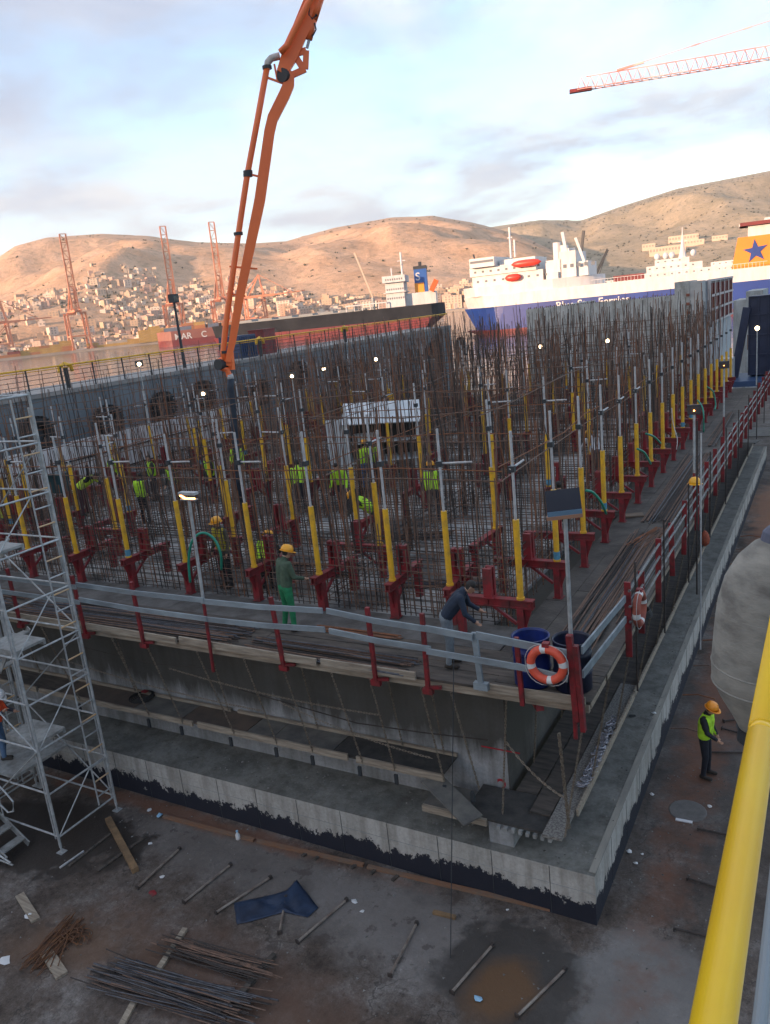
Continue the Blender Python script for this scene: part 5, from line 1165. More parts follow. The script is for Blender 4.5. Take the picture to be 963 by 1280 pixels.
# low flight with hand rails in front
t=thing('access_stair','low galvanised stair flight with looped hand rails at bottom left','stair',(-14.2,8.5,0))
mb=MB(); mb.bar((-3.4,-.55,2.0),(-.3,-.55,.1),.03,.14); mb.bar((-3.4,-.02,2.0),(-.3,-.02,.1),.03,.14)
for i in range(9): q=(i+.5)/9; x=-3.4+3.1*q; z=2.0-1.9*q; mb.box(x-.11,x+.11,-.54,-.03,z,z+.03)
mb.build('flight',m_galvd,t)
mb=MB()
for y in(-.58,.0):
    mb.path([(-3.4,y,2.95),(-.75,y,1.25),(-.52,y,1.05),(-.6,y,.8),(-.8,y,.72),(-3.4,y,2.4)],.02,8)
    for x in(-2.8,-1.9,-1.0): z=2.0-1.9*((x+3.4)/3.1); mb.tube((x,y,z),(x,y,z+.88),.016,6)
mb.tube((-3.4,-.6,.9),(-.1,-.6,.12),.02,8); mb.tube((-3.4,-.6,.1),(-.05,-.6,.08),.02,8); mb.tube((-2.0,-.6,1.2),(-.9,-.6,.1),.016,8); mb.build('hand_rail',m_galv,t)
# ================================================================ MOORING FENDER hanging on the near side
t=thing('mooring_fender','big grey bullet shaped fender hanging at the right edge beside the man in the vest','fender',(-.80,10.1,4.42),0); t.rotation_euler=(0,R(5),0)
mf=M('fender_grey',(.35,.33,.29),(.16,.15,.135),rough=.85,scale=1.5,stretch=(1,1,2),bump=.35,bscale=20,c3=(.27,.26,.23),detail=10)
fe=MB().lathe([(.0,-.02),(.10,0),(.16,.06),(.26,.24),(.44,.52),(.55,.74),(.575,.95),(.58,1.3),(.58,1.6),(.57,1.8),(.52,2.1),(.40,2.38),(.24,2.58),(.12,2.66),(0,2.68)],(0,0,0),48).build('fender_body',mf,t,smooth=True)
MB().lathe([(.13,-.16),(.17,-.12),(.17,.04),(.2,.07)],(0,0,0),16).box(-.03,.03,-.12,.12,-.3,-.12).build('end_fitting',m_dark,t); MB().lathe([(.17,2.6),(.15,2.74),(.10,2.8)],(0,0,0),16).build('end_fitting',M('fitting_blue_grey',(.10,.11,.16),rough=.6),t)
MB().tube((0,0,2.7),(.35,0,5.2),.03,8).build('hanging_rope',m_dark,t)
for z,r in((.72,.556),(.98,.583),(1.72,.575)): MB().torus((0,0,z),r-.012,.014,'z',48,6).build('moulded_band',mf,t)
# ================================================================ NEAR WING WALL with yellow hand rail, opened into deck on columns to let light in
t=thing('near_gangway','pale raised gangway deck the photographer stands on at bottom right','gangway',(0,0,0))
MB().box(.02,.1,-8,11.5,8.3,8.6).box(1.1,1.2,-8,11.5,8.3,8.6).build('side_beam',m_gw,t)
for y in(-7,-1,5,11): MB().box(.25,.45,y,y+.2,-.0,8.3).box(.9,1.1,y,y+.2,0,8.3).box(.08,1.1,y,y+.2,8.3,8.5).build('column',m_gw,t)
MB().box(onz(958,1280,8.625).x,1.2,-8,11.5,8.602,8.625).build('deck_plate',M('pale_deck_paint',(.45,.45,.43),(.36,.36,.35),rough=.7,scale=2),t)
t=thing('yellow_hand_rail','glossy yellow hand rail tube running along the right edge right in front of the viewer','hand rail',(0,0,8.62))
MB().tube((-.0853,-3,.86),(-.0853,1.25,.86),.0216,32).tube((-.0853,1.27,.86),(-.0853,9,.86),.0216,32).tube((-.0853,1.245,.86),(-.0853,1.275,.86),.0208,32).build('top_rail',m_yelrail,t,smooth=True)
xm=onz(950,1280,9.2).x; xd=onz(958,1280,8.625).x
for y in(-2.2,3.4,5.8,8.2): MB().box(xm-.01,xm+.03,y-.02,y+.02,0,.85).build('post',m_galv,t)
MB().tube((xm,-3,.58),(xm,9,.58),.010,12).build('mid_rail',M('rail_grey_blue',(.20,.23,.25),rough=.5),t)
MB().box(xd-.008,xd,-3,9,.006,.05).build('toe_plate',m_galv,t)
# ================================================================ THINGS ON THE DOCK FLOOR
def fprop(a,b_,label,r=.022,m=None):
    a=Vector(a); b_=Vector(b_); a.z=b_.z=0; O=(a+b_)/2; t=thing('steel_prop',label,'prop',(O.x,O.y,0),0,'steel props lying on the dock floor'); d=(b_-a).normalized()
    mb=MB(); mb.tube(a-O+Vector((0,0,.035)),b_-O+Vector((0,0,.035)),r,8); mb.build('tube',m or M('prop_grey_rust',(.30,.26,.22),(.15,.11,.09),rough=.7,metal=.2,scale=6),t)
    mb=MB(); n=Vector((-d.y,d.x,0)); mb.bar(a-O-d*.01+Vector((0,0,.04)),a-O+d*.01+Vector((0,0,.04)),.08,.07); mb.bar(b_-O-d*.06+Vector((0,0,.045)),b_-O+Vector((0,0,.045)),.055,.06); mb.build('end_plate',m_rust2,t)
    return t
PR=[((172,1112),(226,1062)),((230,1130),(290,1082)),((270,1143),(340,1098)),((372,1180),(435,1126)),((350,1168),(358,1122)),((488,1222),(522,1155)),((565,1243),(617,1183)),((647,1273),(708,1213))]
LB=['pale steel prop lying on the dock floor nearest the scaffold tower','rusty steel prop lying between the pale prop and the blue tarpaulin','steel prop lying with its end tucked at the left of the blue tarpaulin','steel prop lying just right of the blue tarpaulin','short steel prop sticking out under the blue tarpaulin','dark steel prop lying near the middle beside the damp spots','steel prop lying left of the orange brown puddle','steel prop lying right of the orange brown puddle']
for (a,b_),l in zip(PR,LB): fprop(onz(*a,0),onz(*b_,0),l)
AP=[((843,1163),(885,1170)),((860,1100),(900,1115)),((873,1038),(912,1046)),((886,942),(935,938)),((903,912),(938,925)),((905,903),(922,900))]
for i,(a,b_) in enumerate(AP): fprop(onz(*a,0),onz(*b_,0)+Vector((.5,0,0))*(1 if i<5 else .1),'dark steel prop jutting from under the right hand wall, %s from the front'%ORD[i],.02,m_rust2)
def plank(a,b_,w,label,h=.05,m=m_wood,cat='plank',nm='plank',rock=.0):
    a=onz(*a,0); b_=onz(*b_,0); O=(a+b_)/2; mb=MB(); mb.bar(a-O+Vector((0,0,h/2+.004)),b_-O+Vector((0,0,h/2+.004+rock)),w,h); o=mb.build(nm,m); o.location=O; tag(o,label,cat)
plank((136,1027),(170,1091),.13,'brown timber beam lying at the foot of the scaffold tower',.1,M('warm_timber',(.26,.16,.08),(.14,.09,.05),rough=.8,scale=5,bump=.2))
plank((86,1084),(140,1042),.06,'thin dark board lying left of the brown timber beam',.03,m_woodd)
plank((122,1090),(182,1047),.07,'thin dark board lying right of the brown timber beam',.03,m_woodd)
plank((75,1086),(105,1065),.03,'short pale rod lying under the scaffold tower',.03,m_white)
plank((25,1120),(45,1152),.16,'short pale board with white paper at the left edge of the floor',.04,m_woodp)
plank((57,1190),(78,1222),.20,'broken pale board lying under the rusty rebar heap',.05,m_woodp)
plank((196,1218),(232,1163),.10,'pale batten under the rebar stack at its left end',.05,m_woodp)
plank((328,1212),(344,1196),.08,'dark timber batten sticking out behind the rebar stack',.07,m_woodd)
plank((298,1250),(318,1226),.10,'dark batten under the right end of the rebar stack',.06,m_woodd)
plank((542,1142),(570,1149),.07,'short orange brown block lying near the hanging wire',.05,M('warm_timber',(0,0,0)))
plank((152,1285),(168,1255),.10,'pale batten sticking out under the front of the rebar stack',.05,m_woodp)
plank((845,1025),(866,1029),.07,'small white board on the aisle floor beyond the puddles',.02,M('white_plastic',(0,0,0)))
for a,b_,l in(((205,1022),(318,1052),'long orange brown timber strip along the slab foot, left piece'),((322,1053),(455,1083),'long timber strip along the slab foot, middle piece'),((460,1085),(700,1141),'long pale timber strip along the slab foot, right piece')): plank(a,b_,.08,l,.05,M('rusty_strip',(.22,.10,.05),(.16,.12,.09),rough=.9,scale=2))
for i,(x,y) in enumerate(((383,1068),(398,1072),(444,1083),(468,1090),(495,1098))):
    a=onz(x,y,0); o=MB().box(-.03,.03,-.1,.1,0,.04).build('wooden_wedge',m_woodd); o.location=a; o.rotation_euler=(0,0,-.2); tag(o,'small dark wedge stub by the slab foot, %s from the left'%ORD[i],'wedge','small wedges along the slab foot')
# rust coloured strip of starter bars in the right aisle
for i in range(10):
    y=17.2+i*1.7; o=MB().path([(0,0,.02),(.35,.05,.06),(.75,.0,.03)],.018,6).build('rusty_bar',m_rust3 if i%2 else m_rust); o.location=(-3.1+.02,y,.0+.12); tag(o,'rusty bar sticking out of the slab side in the aisle, %s from the front'%ORD[i],'bar','rusty bars along the side of the slab')
# tarp
P1=[onz(*q,0) for q in((292,1130),(297,1157),(356,1142),(385,1148),(398,1136),(373,1106),(358,1117))]; O=P1[0].copy(); mb=MB(); c=sum(P1,Vector())/len(P1)
vs=[];fs=[]; rings=9
for k in range(rings+1):
    f=k/rings
    for i in range(len(P1)*4):
        a=P1[i//4].lerp(P1[(i//4+1)%len(P1)],(i%4)/4); p=c.lerp(a,f); 
        h=.015+.10*abs(noise.noise(Vector((p.x*3.1,p.y*3.1,.5))))*min(1,(1-f)*4+.15)+ (.08*math.exp(-((p.x-P1[5].x)**2+(p.y-P1[5].y)**2)*9))
        vs.append((p.x-O.x+.03*noise.noise(p*5),p.y-O.y,h))
n=len(P1)*4
for k in range(rings):
    for i in range(n): fs.append((k*n+i,k*n+(i+1)%n,(k+1)*n+(i+1)%n,(k+1)*n+i))
mb.add(vs,fs); o=mb.build('tarpaulin',m_tarp,smooth=True); o.location=O; tag(o,'crumpled dark blue tarpaulin lying on the dock floor','tarpaulin')
md=o.modifiers.new('th','SOLIDIFY'); md.thickness=.006
# rebar stack
def fbundle(A,n,L0,ang,w,label,seed,r=.011,mm=(m_rust2,m_rust,m_dkbar),z=.06,curve=.1):
    q=random.Random(seed); mb=MB()
    for i in range(n):
        a=ang+q.gauss(0,.045); d=Vector((math.cos(a),math.sin(a),0)); nn=Vector((-math.sin(ang),math.cos(ang),0)); c=nn*q.uniform(-w/2,w/2)+d*q.uniform(-.35,.35); l=L0*q.uniform(.75,1.05)/2; zz=z+q.random()*.09
        p0=c-d*l; p1=c+d*l; pm=c+nn*q.uniform(-curve,curve)*.3
        for v,k in((p0,q.uniform(0,.02)),(p1,q.uniform(0,.02)),(pm,0)): v.z=zz+k
        mb.path([p0,pm,p1],r,5,mi=q.choice((0,0,1,2)))
    o=mb.build('rebar_stack',list(mm)); o.location=A; tag(o,label,'rebar stack')
a1=onz(122,1218,0); a2=onz(320,1275,0); m1=(a1+a2)/2; an=math.atan2((a2-a1).y,(a2-a1).x)
fbundle((m1.x,m1.y-.02,0),62,2.9,an,.62,'large stack of dark steel bars lying on battens at the bottom left of the floor',31)
a1=onz(195,1180,0); a2=onz(352,1228,0); m2=(a1+a2)/2; an=math.atan2((a2-a1).y,(a2-a1).x)
fbundle((m2.x,m2.y,0),30,2.0,an,.42,'second stack of rusty bars lying behind the large one on the floor',32,mm=(m_rust2,m_rust,m_rust))
# rusty tangled heap
q=random.Random(9); mb=MB(); h0=onz(72,1180,0)
for i in range(46):
    a=math.atan2(*(lambda v:(v.y,v.x))(onz(100,1150,0)-onz(25,1230,0)))+q.gauss(0,.16); l=q.uniform(.4,.75); c=Vector((q.uniform(-.22,.22),q.uniform(-.1,.12),q.uniform(.02,.10))); d=Vector((math.cos(a),math.sin(a),0))
    mb.path([c-d*l,c+Vector((q.uniform(-.05,.05),q.uniform(-.05,.05),.02)),c+d*l*.8],.009,5)
for i in range(14):
    c=Vector((q.uniform(0.05,.40),q.uniform(0.05,.3),q.uniform(.02,.10))); r=q.uniform(.1,.22); mb.path([c+Vector((r*math.cos(t),r*math.sin(t)*.8,.02*math.sin(t*2))) for t in [k*.5+q.random()*.1 for k in range(q.randint(7,12))]],.008,5)
o=mb.build('rusty_wire_heap',M('bright_rust',(.17,.075,.03),(.09,.045,.03),rough=.9,scale=12)); o.location=h0; tag(o,'tangled heap of rusty bars and hoops at the lower left of the floor','scrap heap')
# litter
def litter(px,py,nm,label,m,s=.05,h=.02,flat=True,z=0):
    p=onz(px,py,z); r_=random.Random(px); mb=MB(); n=7; ring_=[(s*r_.uniform(.6,1.2)*math.cos(2*math.pi*i/n),s*r_.uniform(.5,1.1)*math.sin(2*math.pi*i/n),h*r_.uniform(.1,.6)) for i in range(n)]
    mb.add(ring_+[(0,0,h),(0,0,0.001)],[(i,(i+1)%n,n) for i in range(n)]+[((i+1)%n,i,n+1) for i in range(n)]); o=mb.build(nm,m); o.location=(p.x,p.y,z+.004); tag(o,label,'litter'); return o
m_paper=M('paper_white',(.60,.60,.60),rough=.8); m_lb=M('light_blue_plastic',(.25,.45,.62),rough=.5)
litter(6,1202,'paper_sheet','white crumpled paper at the left edge of the floor',m_paper,.13); litter(38,1145,'paper_sheet','folded white paper lying on the short pale board',m_paper,.12,.05)
litter(200,1021,'blue_bag','light blue plastic bag by the slab foot near the scaffold tower',m_lb,.09,.10); litter(598,1250,'carton','white and blue carton lying on the orange brown puddle',m_lb,.07,.06)
litter(187,1013,'paper_scrap','white scrap left of the light blue bag',m_paper,.07); litter(188,1055,'paper_scrap','white scrap in front of the light blue bag',m_paper,.05); litter(191,1117,'red_rag','dark red rag lying below the pale prop',m_red,.10); litter(203,1097,'paper_scrap','pale scrap beside the pale steel prop',m_paper,.06)
litter(453,1140,'paper_scrap','white scrap right of the prop beside the tarpaulin',m_paper,.05); litter(635,1138,'paper_scrap','white speck of paper near the slab corner',m_paper,.03); litter(787,1066,'paper_scrap','white ball of paper at the foot of the slab on the right',m_paper,.06,.08); litter(803,1068,'paper_scrap','small white scrap in the right hand aisle',m_paper,.04); litter(795,1080,'stone','pale stone in the right hand aisle by the slab corner',m_paper,.05,.04)
litter(888,1009,'paper_scrap','white paper cup flattened on the aisle floor',m_paper,.06,.03); litter(815,994,'paper_scrap','white scrap against the side of the slab',m_paper,.05,.06); litter(818,893,'paper_cup','white cup lying on top of the slab at right',m_paper,.06,.06,z=.955); litter(443,1128,'paper_scrap','white scrap at the tip of the prop right of the tarpaulin',m_paper,.07,.02)
litter(790,895,'dark_scrap','thin dark scrap beside the white cup on the slab',m_black,.10,.01,z=.955)
p=onz(298,1049,0); t=thing('white_bottle','small white plastic bottle standing by the slab foot','bottle',(p.x,p.y,0)); MB().lathe([(.045,0),(.05,.02),(.05,.1),(.02,.15),(.02,.19),(0,.19)],(0,0,0),12).build('bottle',m_paper,t,smooth=True); MB().lathe([(.025,.17),(.025,.2),(0,.2)],(0,0,0),10).build('cap',m_lb,t)
p=onz(860,1014,0); o=MB().lathe([(.36,.0),(.34,.012),(0,.014)],(0,0,0),20).build('round_cover',M('grey_cement_patch',(.14,.13,.125),(.10,.095,.09),rough=.9,scale=6)); o.location=(p.x,p.y,.004); tag(o,'round grey cover on the aisle floor by the man in the vest','cover')
# pebbles and grit
q=random.Random(77); mb=MB()
for i in range(700):
    x=q.uniform(-14,-.3); y=q.choice((q.uniform(6.2,10.7),q.uniform(9,16))); 
    if y>10.7 and x<-2.9: x=q.uniform(-2.9,-.3)
    s=q.uniform(.008,.03); o_=[(x+s*math.cos(k*2.1+q.random()),y+s*math.sin(k*2.1+q.random()),.002) for k in range(3)]+[(x,y,s*.8)]; mb.add(o_,[(0,1,3),(1,2,3),(2,0,3)])
tag(mb.build('grit',M('grit_grey',(.28,.27,.25),(.06,.055,.05),rough=.9,scale=1.5)),kind='stuff')
mb=MB()
for i in range(500):
    if q.random()<.65: x,y=q.uniform(-16,-3.3),q.uniform(10.9,11.9)
    else: x,y=q.uniform(-3.45,-3.2),q.uniform(11,30)
    s=q.uniform(.008,.035); o_=[(x+s*math.cos(k*2.1+q.random()),y+s*math.sin(k*2.1+q.random()),.952) for k in range(3)]+[(x,y,.95+s*.7)]; mb.add(o_,[(0,1,3),(1,2,3),(2,0,3)])
tag(mb.build('mortar_crumbs',MATS['grit_grey']),kind='stuff')
# ================================================================ PEOPLE
m_skin=M('skin',(.42,.24,.16),rough=.6); m_hair=M('hair_dark',(.015,.012,.010),rough=.7); m_shoe=M('work_boot',(.03,.025,.02),rough=.8)
def capsule(mb,a,b_,r1,r2,n=10,sx=1.0):
    a=Vector(a); b_=Vector(b_); d=b_-a; L0=d.length or .001; d=d/L0; u=Vector((0,1,0)) if abs(d.y)<.9 else Vector((1,0,0)); x=d.cross(u).normalized(); y=x.cross(d); rings=[]
    for k in range(4): t=-math.pi/2+k*math.pi/8; rings.append((a+d*r1*math.sin(t),max(r1*math.cos(t),1e-4)))
    rings.append((a,r1)); rings.append((b_,r2))
    for k in range(1,5): t=k*math.pi/8; rings.append((b_+d*r2*math.sin(t),max(r2*math.cos(t),1e-4)))
    vs=[];fs=[]
    for c,r in rings:
        for k in range(n): q=2*math.pi*k/n; vs.append(c+x*r*math.cos(q)*sx+y*r*math.sin(q))
    m_=len(rings)
    for i in range(m_-1):
        for k in range(n): fs.append((i*n+k,i*n+(k+1)%n,(i+1)*n+(k+1)%n,(i+1)*n+k))
    fs+=[tuple(range(n-1,-1,-1)),tuple((m_-1)*n+k for k in range(n))]
    mb.add(vs,fs)
def person(loc,face,label,lean=0,twist=0,arms=None,legs=None,top=(.05,.08,.1),pants=(.03,.04,.07),vest=None,helmet=None,head=(0,0),vox=.02,h=1.75,group=None,shoe=None):
    """face: heading in degrees (0 = +Y). arms: (right elbow, right wrist, left elbow, left wrist) relative to shoulders; legs: (right knee,ankle, left knee,ankle)"""
    t=thing('person',label,'person',loc,R(face),group); s=h/1.75
    L_=Matrix.Rotation(-R(lean),3,'X')@Matrix.Rotation(R(twist),3,'Z')
    hip=Vector((0,0,.93)); U=lambda p:hip+L_@(Vector(p)-hip)
    legs=legs or ((.11,.04,.50),(.12,0,.09),(-.11,.03,.50),(-.13,.02,.09))
    drop=max(0,0); kr,ar,kl,al=[Vector(q) for q in legs]
    sr,sl_=U((.185,0,1.42)),U((-.185,0,1.42)); arms=arms or ((.07,.0,-.28),(.08,.10,-.50),(-.07,.0,-.28),(-.08,.10,-.50))
    er,wr,el,wl=sr+Vector(arms[0]),sr+Vector(arms[1]),sl_+Vector(arms[2]),sl_+Vector(arms[3])
    neck=U((0,.01,1.50)); hd=U((0,.03,1.60))+Vector((0,0,0)); Hm=L_@Matrix.Rotation(R(head[0]),3,'X')@Matrix.Rotation(R(head[1]),3,'Z'); hd=neck+Hm@Vector((0,.025,.12))
    Z=[]  # (zone,a,b,r1,r2)
    def c(z,a,b_,r1,r2): Z.append((z,Vector(a),Vector(b_),r1,r2))
    for x,k,an in((.09,kr,ar),(-.09,kl,al)):
        c('pants',(x,0,.90),k,.098,.068); c('pants',k,an+Vector((0,0,.03)),.067,.052)
        f=an+Vector((0,-.04,-.045)); c('shoe',f+Vector((0,0,.005)),f+Vector((.01*(1 if x>0 else -1),.19,-.005)),.046,.04)
    c('pants',(-.06,0,.93),(.06,0,.93),.115,.115)
    for x in(-.07,.07): c('top',U((x,0,1.0)),U((x*1.25,0,1.30)),.118,.125)
    c('top',U((-.12,0,1.36)),U((.12,0,1.36)),.105,.105); c('top',U((0,-.01,1.38)),neck,.09,.065)
    c('skin',neck-Vector((0,0,.02)),neck+Hm@Vector((0,.01,.07)),.055,.052)
    for s0,e,w in((sr,er,wr),(sl_,el,wl)): c('top',s0,e,.064,.050); c('top',e,w,.048,.038); c('skin',w,w+(w-e).normalized()*.07,.030,.034)
    c('skin',hd+Hm@Vector((0,-.01,.03)),hd+Hm@Vector((0,.01,-.045)),.092,.070); c('skin',hd+Hm@Vector((0,.055,-.05)),hd+Hm@Vector((0,.06,-.07)),.04,.035); c('skin',hd+Hm@Vector((0,.085,.0)),hd+Hm@Vector((0,.105,-.02)),.012,.015)
    for x in(-.088,.088): c('skin',hd+Hm@Vector((x,0,.0)),hd+Hm@Vector((x,-.005,-.03)),.014,.012)
    mb=MB()
    for z,a,b_,r1,r2 in Z: capsule(mb,a,b_,r1,r2)
    o=mb.build('body',m_skin,None); md=o.modifiers.new('r','REMESH'); md.mode='VOXEL'; md.voxel_size=vox; sm=o.modifiers.new('s','SMOOTH'); sm.iterations=2; sm.factor=.5
    bpy.context.view_layer.update(); me=bpy.data.meshes.new_from_object(o.evaluated_get(bpy.context.evaluated_depsgraph_get())); bpy.data.objects.remove(o)
    mt=lambda nm,c_:M(nm+'_%02x%02x%02x'%tuple(int(k*255) for k in c_),c_,tuple(k*.65 for k in c_),rough=.85,scale=9,bump=.25,bscale=14)
    mats=[m_skin,mt('jacket',top),mt('trousers',pants),m_shoe if shoe is None else shoe,m_hair]; zi={'skin':0,'top':1,'pants':2,'shoe':3}
    # five separate fingers and a thumb on each hand, curled a little
    fb=MB()
    for e,w,sg in((er,wr,1),(el,wl,-1)):
        d=(w-e).normalized(); side=d.cross(Vector((0,1,0)) if abs(d.y)<.9 else Vector((0,0,1))).normalized(); pn=side.cross(d); base=w+d*.085
        for i in range(4):
            b0=base+side*(-.024+.016*i); l=(.036,.042,.040,.032)[i]; p1=b0+d*l+pn*.006; p2=p1+d*l*.6+pn*.018; fb.path([b0,p1,p2],[.0095,.009,.007],6)
        b0=w+d*.035-side*.026*sg; fb.path([b0,b0-side*.022*sg+d*.025,b0-side*.026*sg+d*.052+pn*.01],[.011,.010,.008],6)
    # eyes and brows
    eb=MB()
    for x in(-.033,.033): p=hd+Hm@Vector((x,.083,.008)); eb.lathe([(0,-.008),(.008,0),(0,.008)],tuple(p),6)
    me.materials.clear()
    for q in mats: me.materials.append(q)
    import numpy as np
    nv=len(me.polygons); cen=np.empty(nv*3); me.polygons.foreach_get('center',cen); cen=cen.reshape(-1,3); best=np.full(nv,9e9); idx=np.zeros(nv,int)
    for z,a,b_,r1,r2 in Z:
        a_=np.array(a); ab=np.array(b_)-a_; tt=np.clip(((cen-a_)@ab)/max(ab@ab,1e-9),0,1); dd=np.linalg.norm(cen-(a_+tt[:,None]*ab),axis=1)-(r1+(r2-r1)*tt); u_=dd<best; best[u_]=dd[u_]; idx[u_]=zi[z]
    # hair at the back and top of the head
    hl=np.array(Hm.transposed()); loc_=(cen-np.array(hd))@hl.T; hm=(np.linalg.norm(loc_,axis=1)<.14)&((loc_[:,2]>.035)|((loc_[:,1]<-.01)&(loc_[:,2]>-.06)))&(idx==0); idx[hm]=4
    me.polygons.foreach_set('material_index',idx.tolist()); me.polygons.foreach_set('use_smooth',[True]*nv)
    # merge fingers and eyes into the same mesh
    bm=__import__('bmesh').new(); bm.from_mesh(me)
    for src,mi in((fb,0),(eb,4)):
        vv=[bm.verts.new(v) for v in src.v]
        for f in src.f:
            try: q=bm.faces.new([vv[i] for i in f]); q.material_index=mi; q.smooth=True
            except ValueError: pass
    bm.to_mesh(me); bm.free()
    b=bpy.data.objects.new('body',me); col.objects.link(b); b.parent=t; b.scale=(s,s,s)
    if vest:
        vc,stripe=vest; bm=__import__('bmesh').new(); bm.from_mesh(me); tm=L_.transposed()
        dele=[]
        for f in bm.faces:
            p=hip+tm@(f.calc_center_median()-hip)
            if not(f.material_index==1 and abs(p.x)<.205 and .93<p.z<1.47 and abs(p.y)<.2): dele.append(f)
        bmesh_=__import__('bmesh'); bmesh_.ops.delete(bm,geom=dele,context='FACES'); bm.normal_update()
        for v in bm.verts: v.co+=v.normal*.014
        for f in bm.faces:
            p=hip+tm@(f.calc_center_median()-hip); f.material_index=1 if (1.03<p.z<1.08 or 1.16<p.z<1.21 or (p.z>1.2 and .075<abs(p.x)<.115)) else 0
        vm=bpy.data.meshes.new('vest'); bm.to_mesh(vm); bm.free(); vm.materials.clear(); vm.materials.append(mt('vest',vc)); vm.materials.append(M('silver_tape',(.60,.62,.60),rough=.35) if stripe else mt('vest',vc))
        vo=bpy.data.objects.new('vest',vm); col.objects.link(vo); vo.parent=t; vo.scale=(s,s,s)
    if helmet:
        mb=MB(); prof=[(.128,.0),(.127,.03),(.118,.07),(.095,.105),(.06,.125),(0,.132)]; mb.lathe(prof,(0,0,0),20)
        n=20; vs=[];fs=[]
        for k in range(n):
            q=2*math.pi*k/n; ex=.055*max(0,math.sin(q))**2+.018
            vs+=[(.126*math.cos(q),.126*math.sin(q),.004),((.126+ex)*math.cos(q),(.126+ex)*math.sin(q),-.008),((.126+ex)*math.cos(q),(.126+ex)*math.sin(q),-.002)]
        for k in range(n):
            j=(k+1)%n; fs+=[(k*3,k*3+1,j*3+1,j*3),(k*3+1,k*3+2,j*3+2,j*3+1),(k*3+2,k*3,j*3,j*3+2)]
        mb.add(vs,fs); mb.bar((0,-.09,.108),(0,.09,.108),.02,.03)
        ho=mb.build('helmet',M('helmet_%02x%02x%02x'%tuple(int(k*255) for k in helmet),helmet,rough=.35),t,smooth=True); ho.matrix_local=Matrix.Translation((hd+Hm@Vector((0,0,.035)))*s)@Hm.to_4x4()@Matrix.Scale(s,4)
    return t
YH=(.80,.36,.02); LIME=(.50,.85,.04); ORV=(.85,.10,.03)
def feet(px,py,z): p=onz(px,py,z); return (p.x,p.y,z)
bend_arms=((.06,.16,-.22),(.0,.36,-.34),(-.06,.16,-.22),(-.02,.34,-.36))
person(feet(364,788,4.205),-25,'man in dark green jacket and bright green trousers standing behind the front guard rail',lean=6,arms=((.06,.05,-.27),(.02,.26,-.36),(-.07,.03,-.27),(-.02,.22,-.40)),top=(.07,.11,.07),pants=(.02,.22,.09),helmet=YH,head=(-15,-10),vox=.014,legs=((.11,.03,.50),(.13,.02,.09),(-.11,.02,.50),(-.15,-.04,.09)))
person(feet(563,832,4.205),-72,'dark haired man in navy jacket bending over the red beam at the near corner',lean=38,arms=((.05,.06,-.27),(.0,.20,-.42),(-.05,.08,-.27),(-.02,.24,-.36)),top=(.018,.03,.055),pants=(.20,.23,.25),head=(-5,0),vox=.014,h=1.72)
person(feet(882,970,0.004),-100,'man in a lime vest, dark clothes and orange helmet standing in the right hand aisle',lean=4,arms=((.05,.08,-.27),(-.02,.24,-.40),(-.06,.02,-.28),(-.05,.12,-.50)),top=(.018,.02,.03),pants=(.015,.018,.028),vest=(LIME,True),helmet=(.85,.30,.02),head=(-18,0),vox=.014)
person((-.62,13.7,.004),-120,'person in dark clothes mostly hidden behind the yellow hand rail',lean=10,top=(.02,.02,.03),pants=(.015,.018,.025),vest=(LIME,True),helmet=YH,vox=.02)
person((-15.55,9.0,1.505),-60,'man in an orange vest, blue jeans and white helmet climbing the scaffold stairs at left',lean=10,arms=((.05,.10,-.22),(.02,.26,-.12),(-.05,.10,-.24),(-.02,.26,-.30)),top=(.05,.05,.07),pants=(.09,.16,.27),vest=(ORV,True),helmet=(.75,.75,.75),head=(-25,0),vox=.014,legs=((.11,.12,.52),(.12,.10,.20),(-.11,.03,.50),(-.13,-.04,.09)))
person(feet(472,680,4.125),112,'man in lime vest bending low to the left among the rebar near the middle',lean=50,arms=bend_arms,top=(.08,.07,.05),pants=(.03,.035,.045),vest=(LIME,True),helmet=YH,head=(10,0),vox=.016,shoe=M('reflective_cuff',(.5,.5,.5),rough=.5))
person(feet(287,733,4.125),170,'man in a muted yellow vest and yellow helmet facing us behind the arched green hose',lean=4,top=(.10,.09,.06),pants=(.03,.03,.035),vest=((.55,.45,.04),True),helmet=YH,vox=.018)
person(feet(184,655,4.125),8,'worker seen from behind in a lime and blue vest at the left of the rebar',top=(.03,.05,.09),pants=(.02,.022,.03),vest=(LIME,False),vox=.018)
person(feet(335,735,4.125)[:2]+(3.85,),20,'worker in yellow helmet crouching behind the front rebar left of the man in green',lean=45,arms=bend_arms,top=(.05,.06,.05),pants=(.03,.03,.03),vest=(LIME,True),helmet=YH,vox=.018)
person(feet(544,652,4.125),25,'worker in lime striped vest standing inside the rebar right of the centre',lean=12,top=(.05,.05,.06),pants=(.03,.035,.05),vest=(LIME,True),helmet=YH,vox=.018)
person(feet(461,612,4.125),20,'worker with a yellow helmet and lime vest standing in front of the white cabinet',lean=5,top=LIME,pants=(.05,.14,.30),vest=(LIME,True),helmet=YH,vox=.02)
person(feet(474,610,4.125),-20,'worker with a red hood and lime vest standing in front of the white cabinet',top=(.10,.10,.08),pants=(.04,.12,.28),vest=(LIME,True),helmet=(.45,.03,.05),vox=.02)
person(feet(500,588,4.125),160,'worker in a dull yellow jacket right of the white cabinet',top=(.40,.42,.05),pants=(.03,.03,.04),vox=.022)
person(feet(518,580,4.125),200,'worker in lime jacket and yellow helmet furthest right of the white cabinet',top=LIME,pants=(.03,.03,.04),helmet=YH,vox=.022)
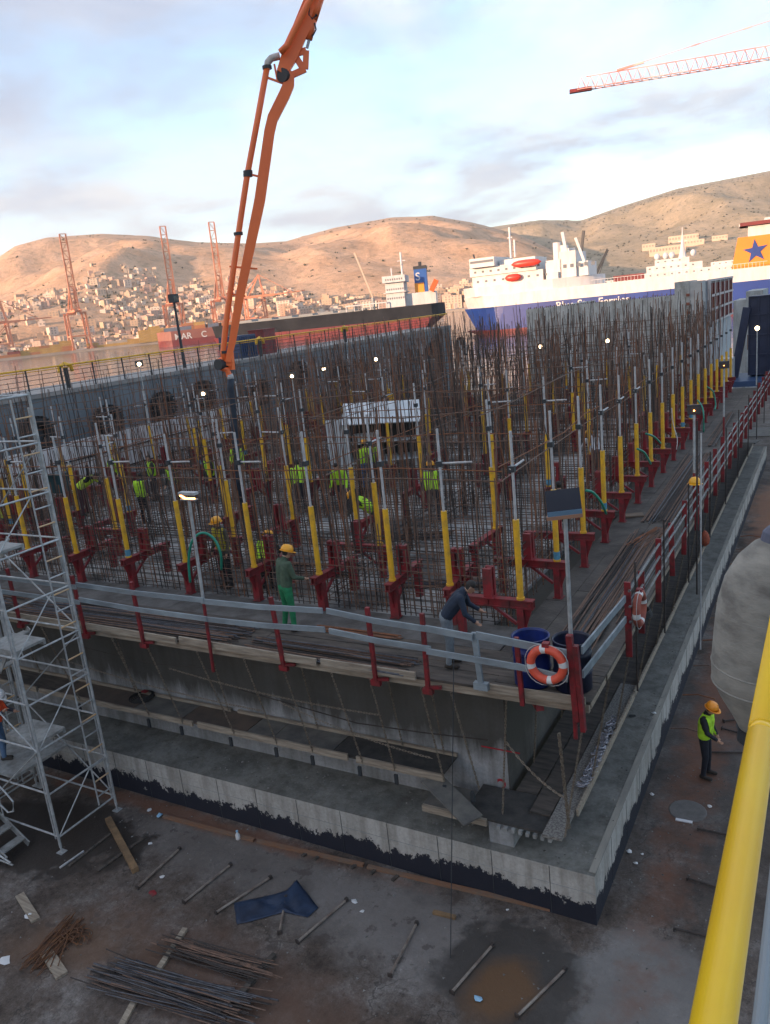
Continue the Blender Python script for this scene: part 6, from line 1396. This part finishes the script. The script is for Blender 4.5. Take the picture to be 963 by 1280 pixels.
person(feet(475,572,4.125),180,'worker whose yellow helmet shows above the lid of the white cabinet',top=(.05,.05,.06),pants=(.03,.03,.04),helmet=YH,vox=.022)
person(feet(432,640,4.125),190,'worker in a lime jacket behind yellow sleeves left of the bending man',lean=25,top=LIME,pants=(.03,.03,.04),vox=.02)
person(feet(378,640,4.125),30,'worker in a lime jacket behind the yellow sleeve left of the centre',lean=20,top=LIME,pants=(.03,.03,.04),vox=.02)
person(feet(270,625,4.125),160,'worker in a lime vest left of the pump boom hose',lean=10,top=(.06,.05,.05),pants=(.03,.03,.04),vest=(LIME,True),vox=.022)
person(feet(302,608,4.125),200,'worker with a yellow helmet and lime vest right beside the pump boom hose',top=LIME,pants=(.02,.02,.03),vest=(LIME,True),helmet=YH,vox=.022)
person(feet(226,635,4.125),170,'worker in a lime vest left of the hose, near the white panels',lean=20,top=(.05,.05,.05),pants=(.03,.03,.04),vest=(LIME,True),vox=.022)
person(feet(196,625,4.125),150,'worker in a dark jacket and lime vest half hidden behind a yellow sleeve at left',top=(.04,.05,.04),pants=(.03,.03,.04),vest=(LIME,True),vox=.022)
person(feet(152,618,4.125),185,'worker in a bright lime jacket in front of the white panels',lean=20,top=LIME,pants=(.10,.02,.03),vox=.022)
p=ony(98,600,16.5); person((p.x,16.5,p.z-1.15),-70,'dark clad worker with lime straps reaching an arm up in front of the white panels',lean=60,arms=((.08,.10,.22),(.16,.16,.48),(-.05,.14,-.2),(-.05,.3,-.3)),top=(.02,.02,.025),pants=(.07,.02,.03),vest=((.55,.75,.06),False),vox=.018)
person(feet(705,690,4.125),30,'worker in a lime vest behind the dark square floodlight',lean=15,top=(.05,.07,.04),pants=(.03,.03,.04),vest=(LIME,True),vox=.02)
person(feet(747,600,4.125),40,'worker in a white shirt bending behind the right hand row of yokes',lean=40,arms=bend_arms,top=(.55,.56,.58),pants=(.05,.05,.07),helmet=YH,vox=.02)
person(feet(8,690,4.125)[:2]+(4.2,),120,'worker in a yellow jacket behind the top of the scaffold tower at the left edge',lean=10,top=(.45,.45,.05),pants=(.03,.03,.04),helmet=YH,vox=.02)
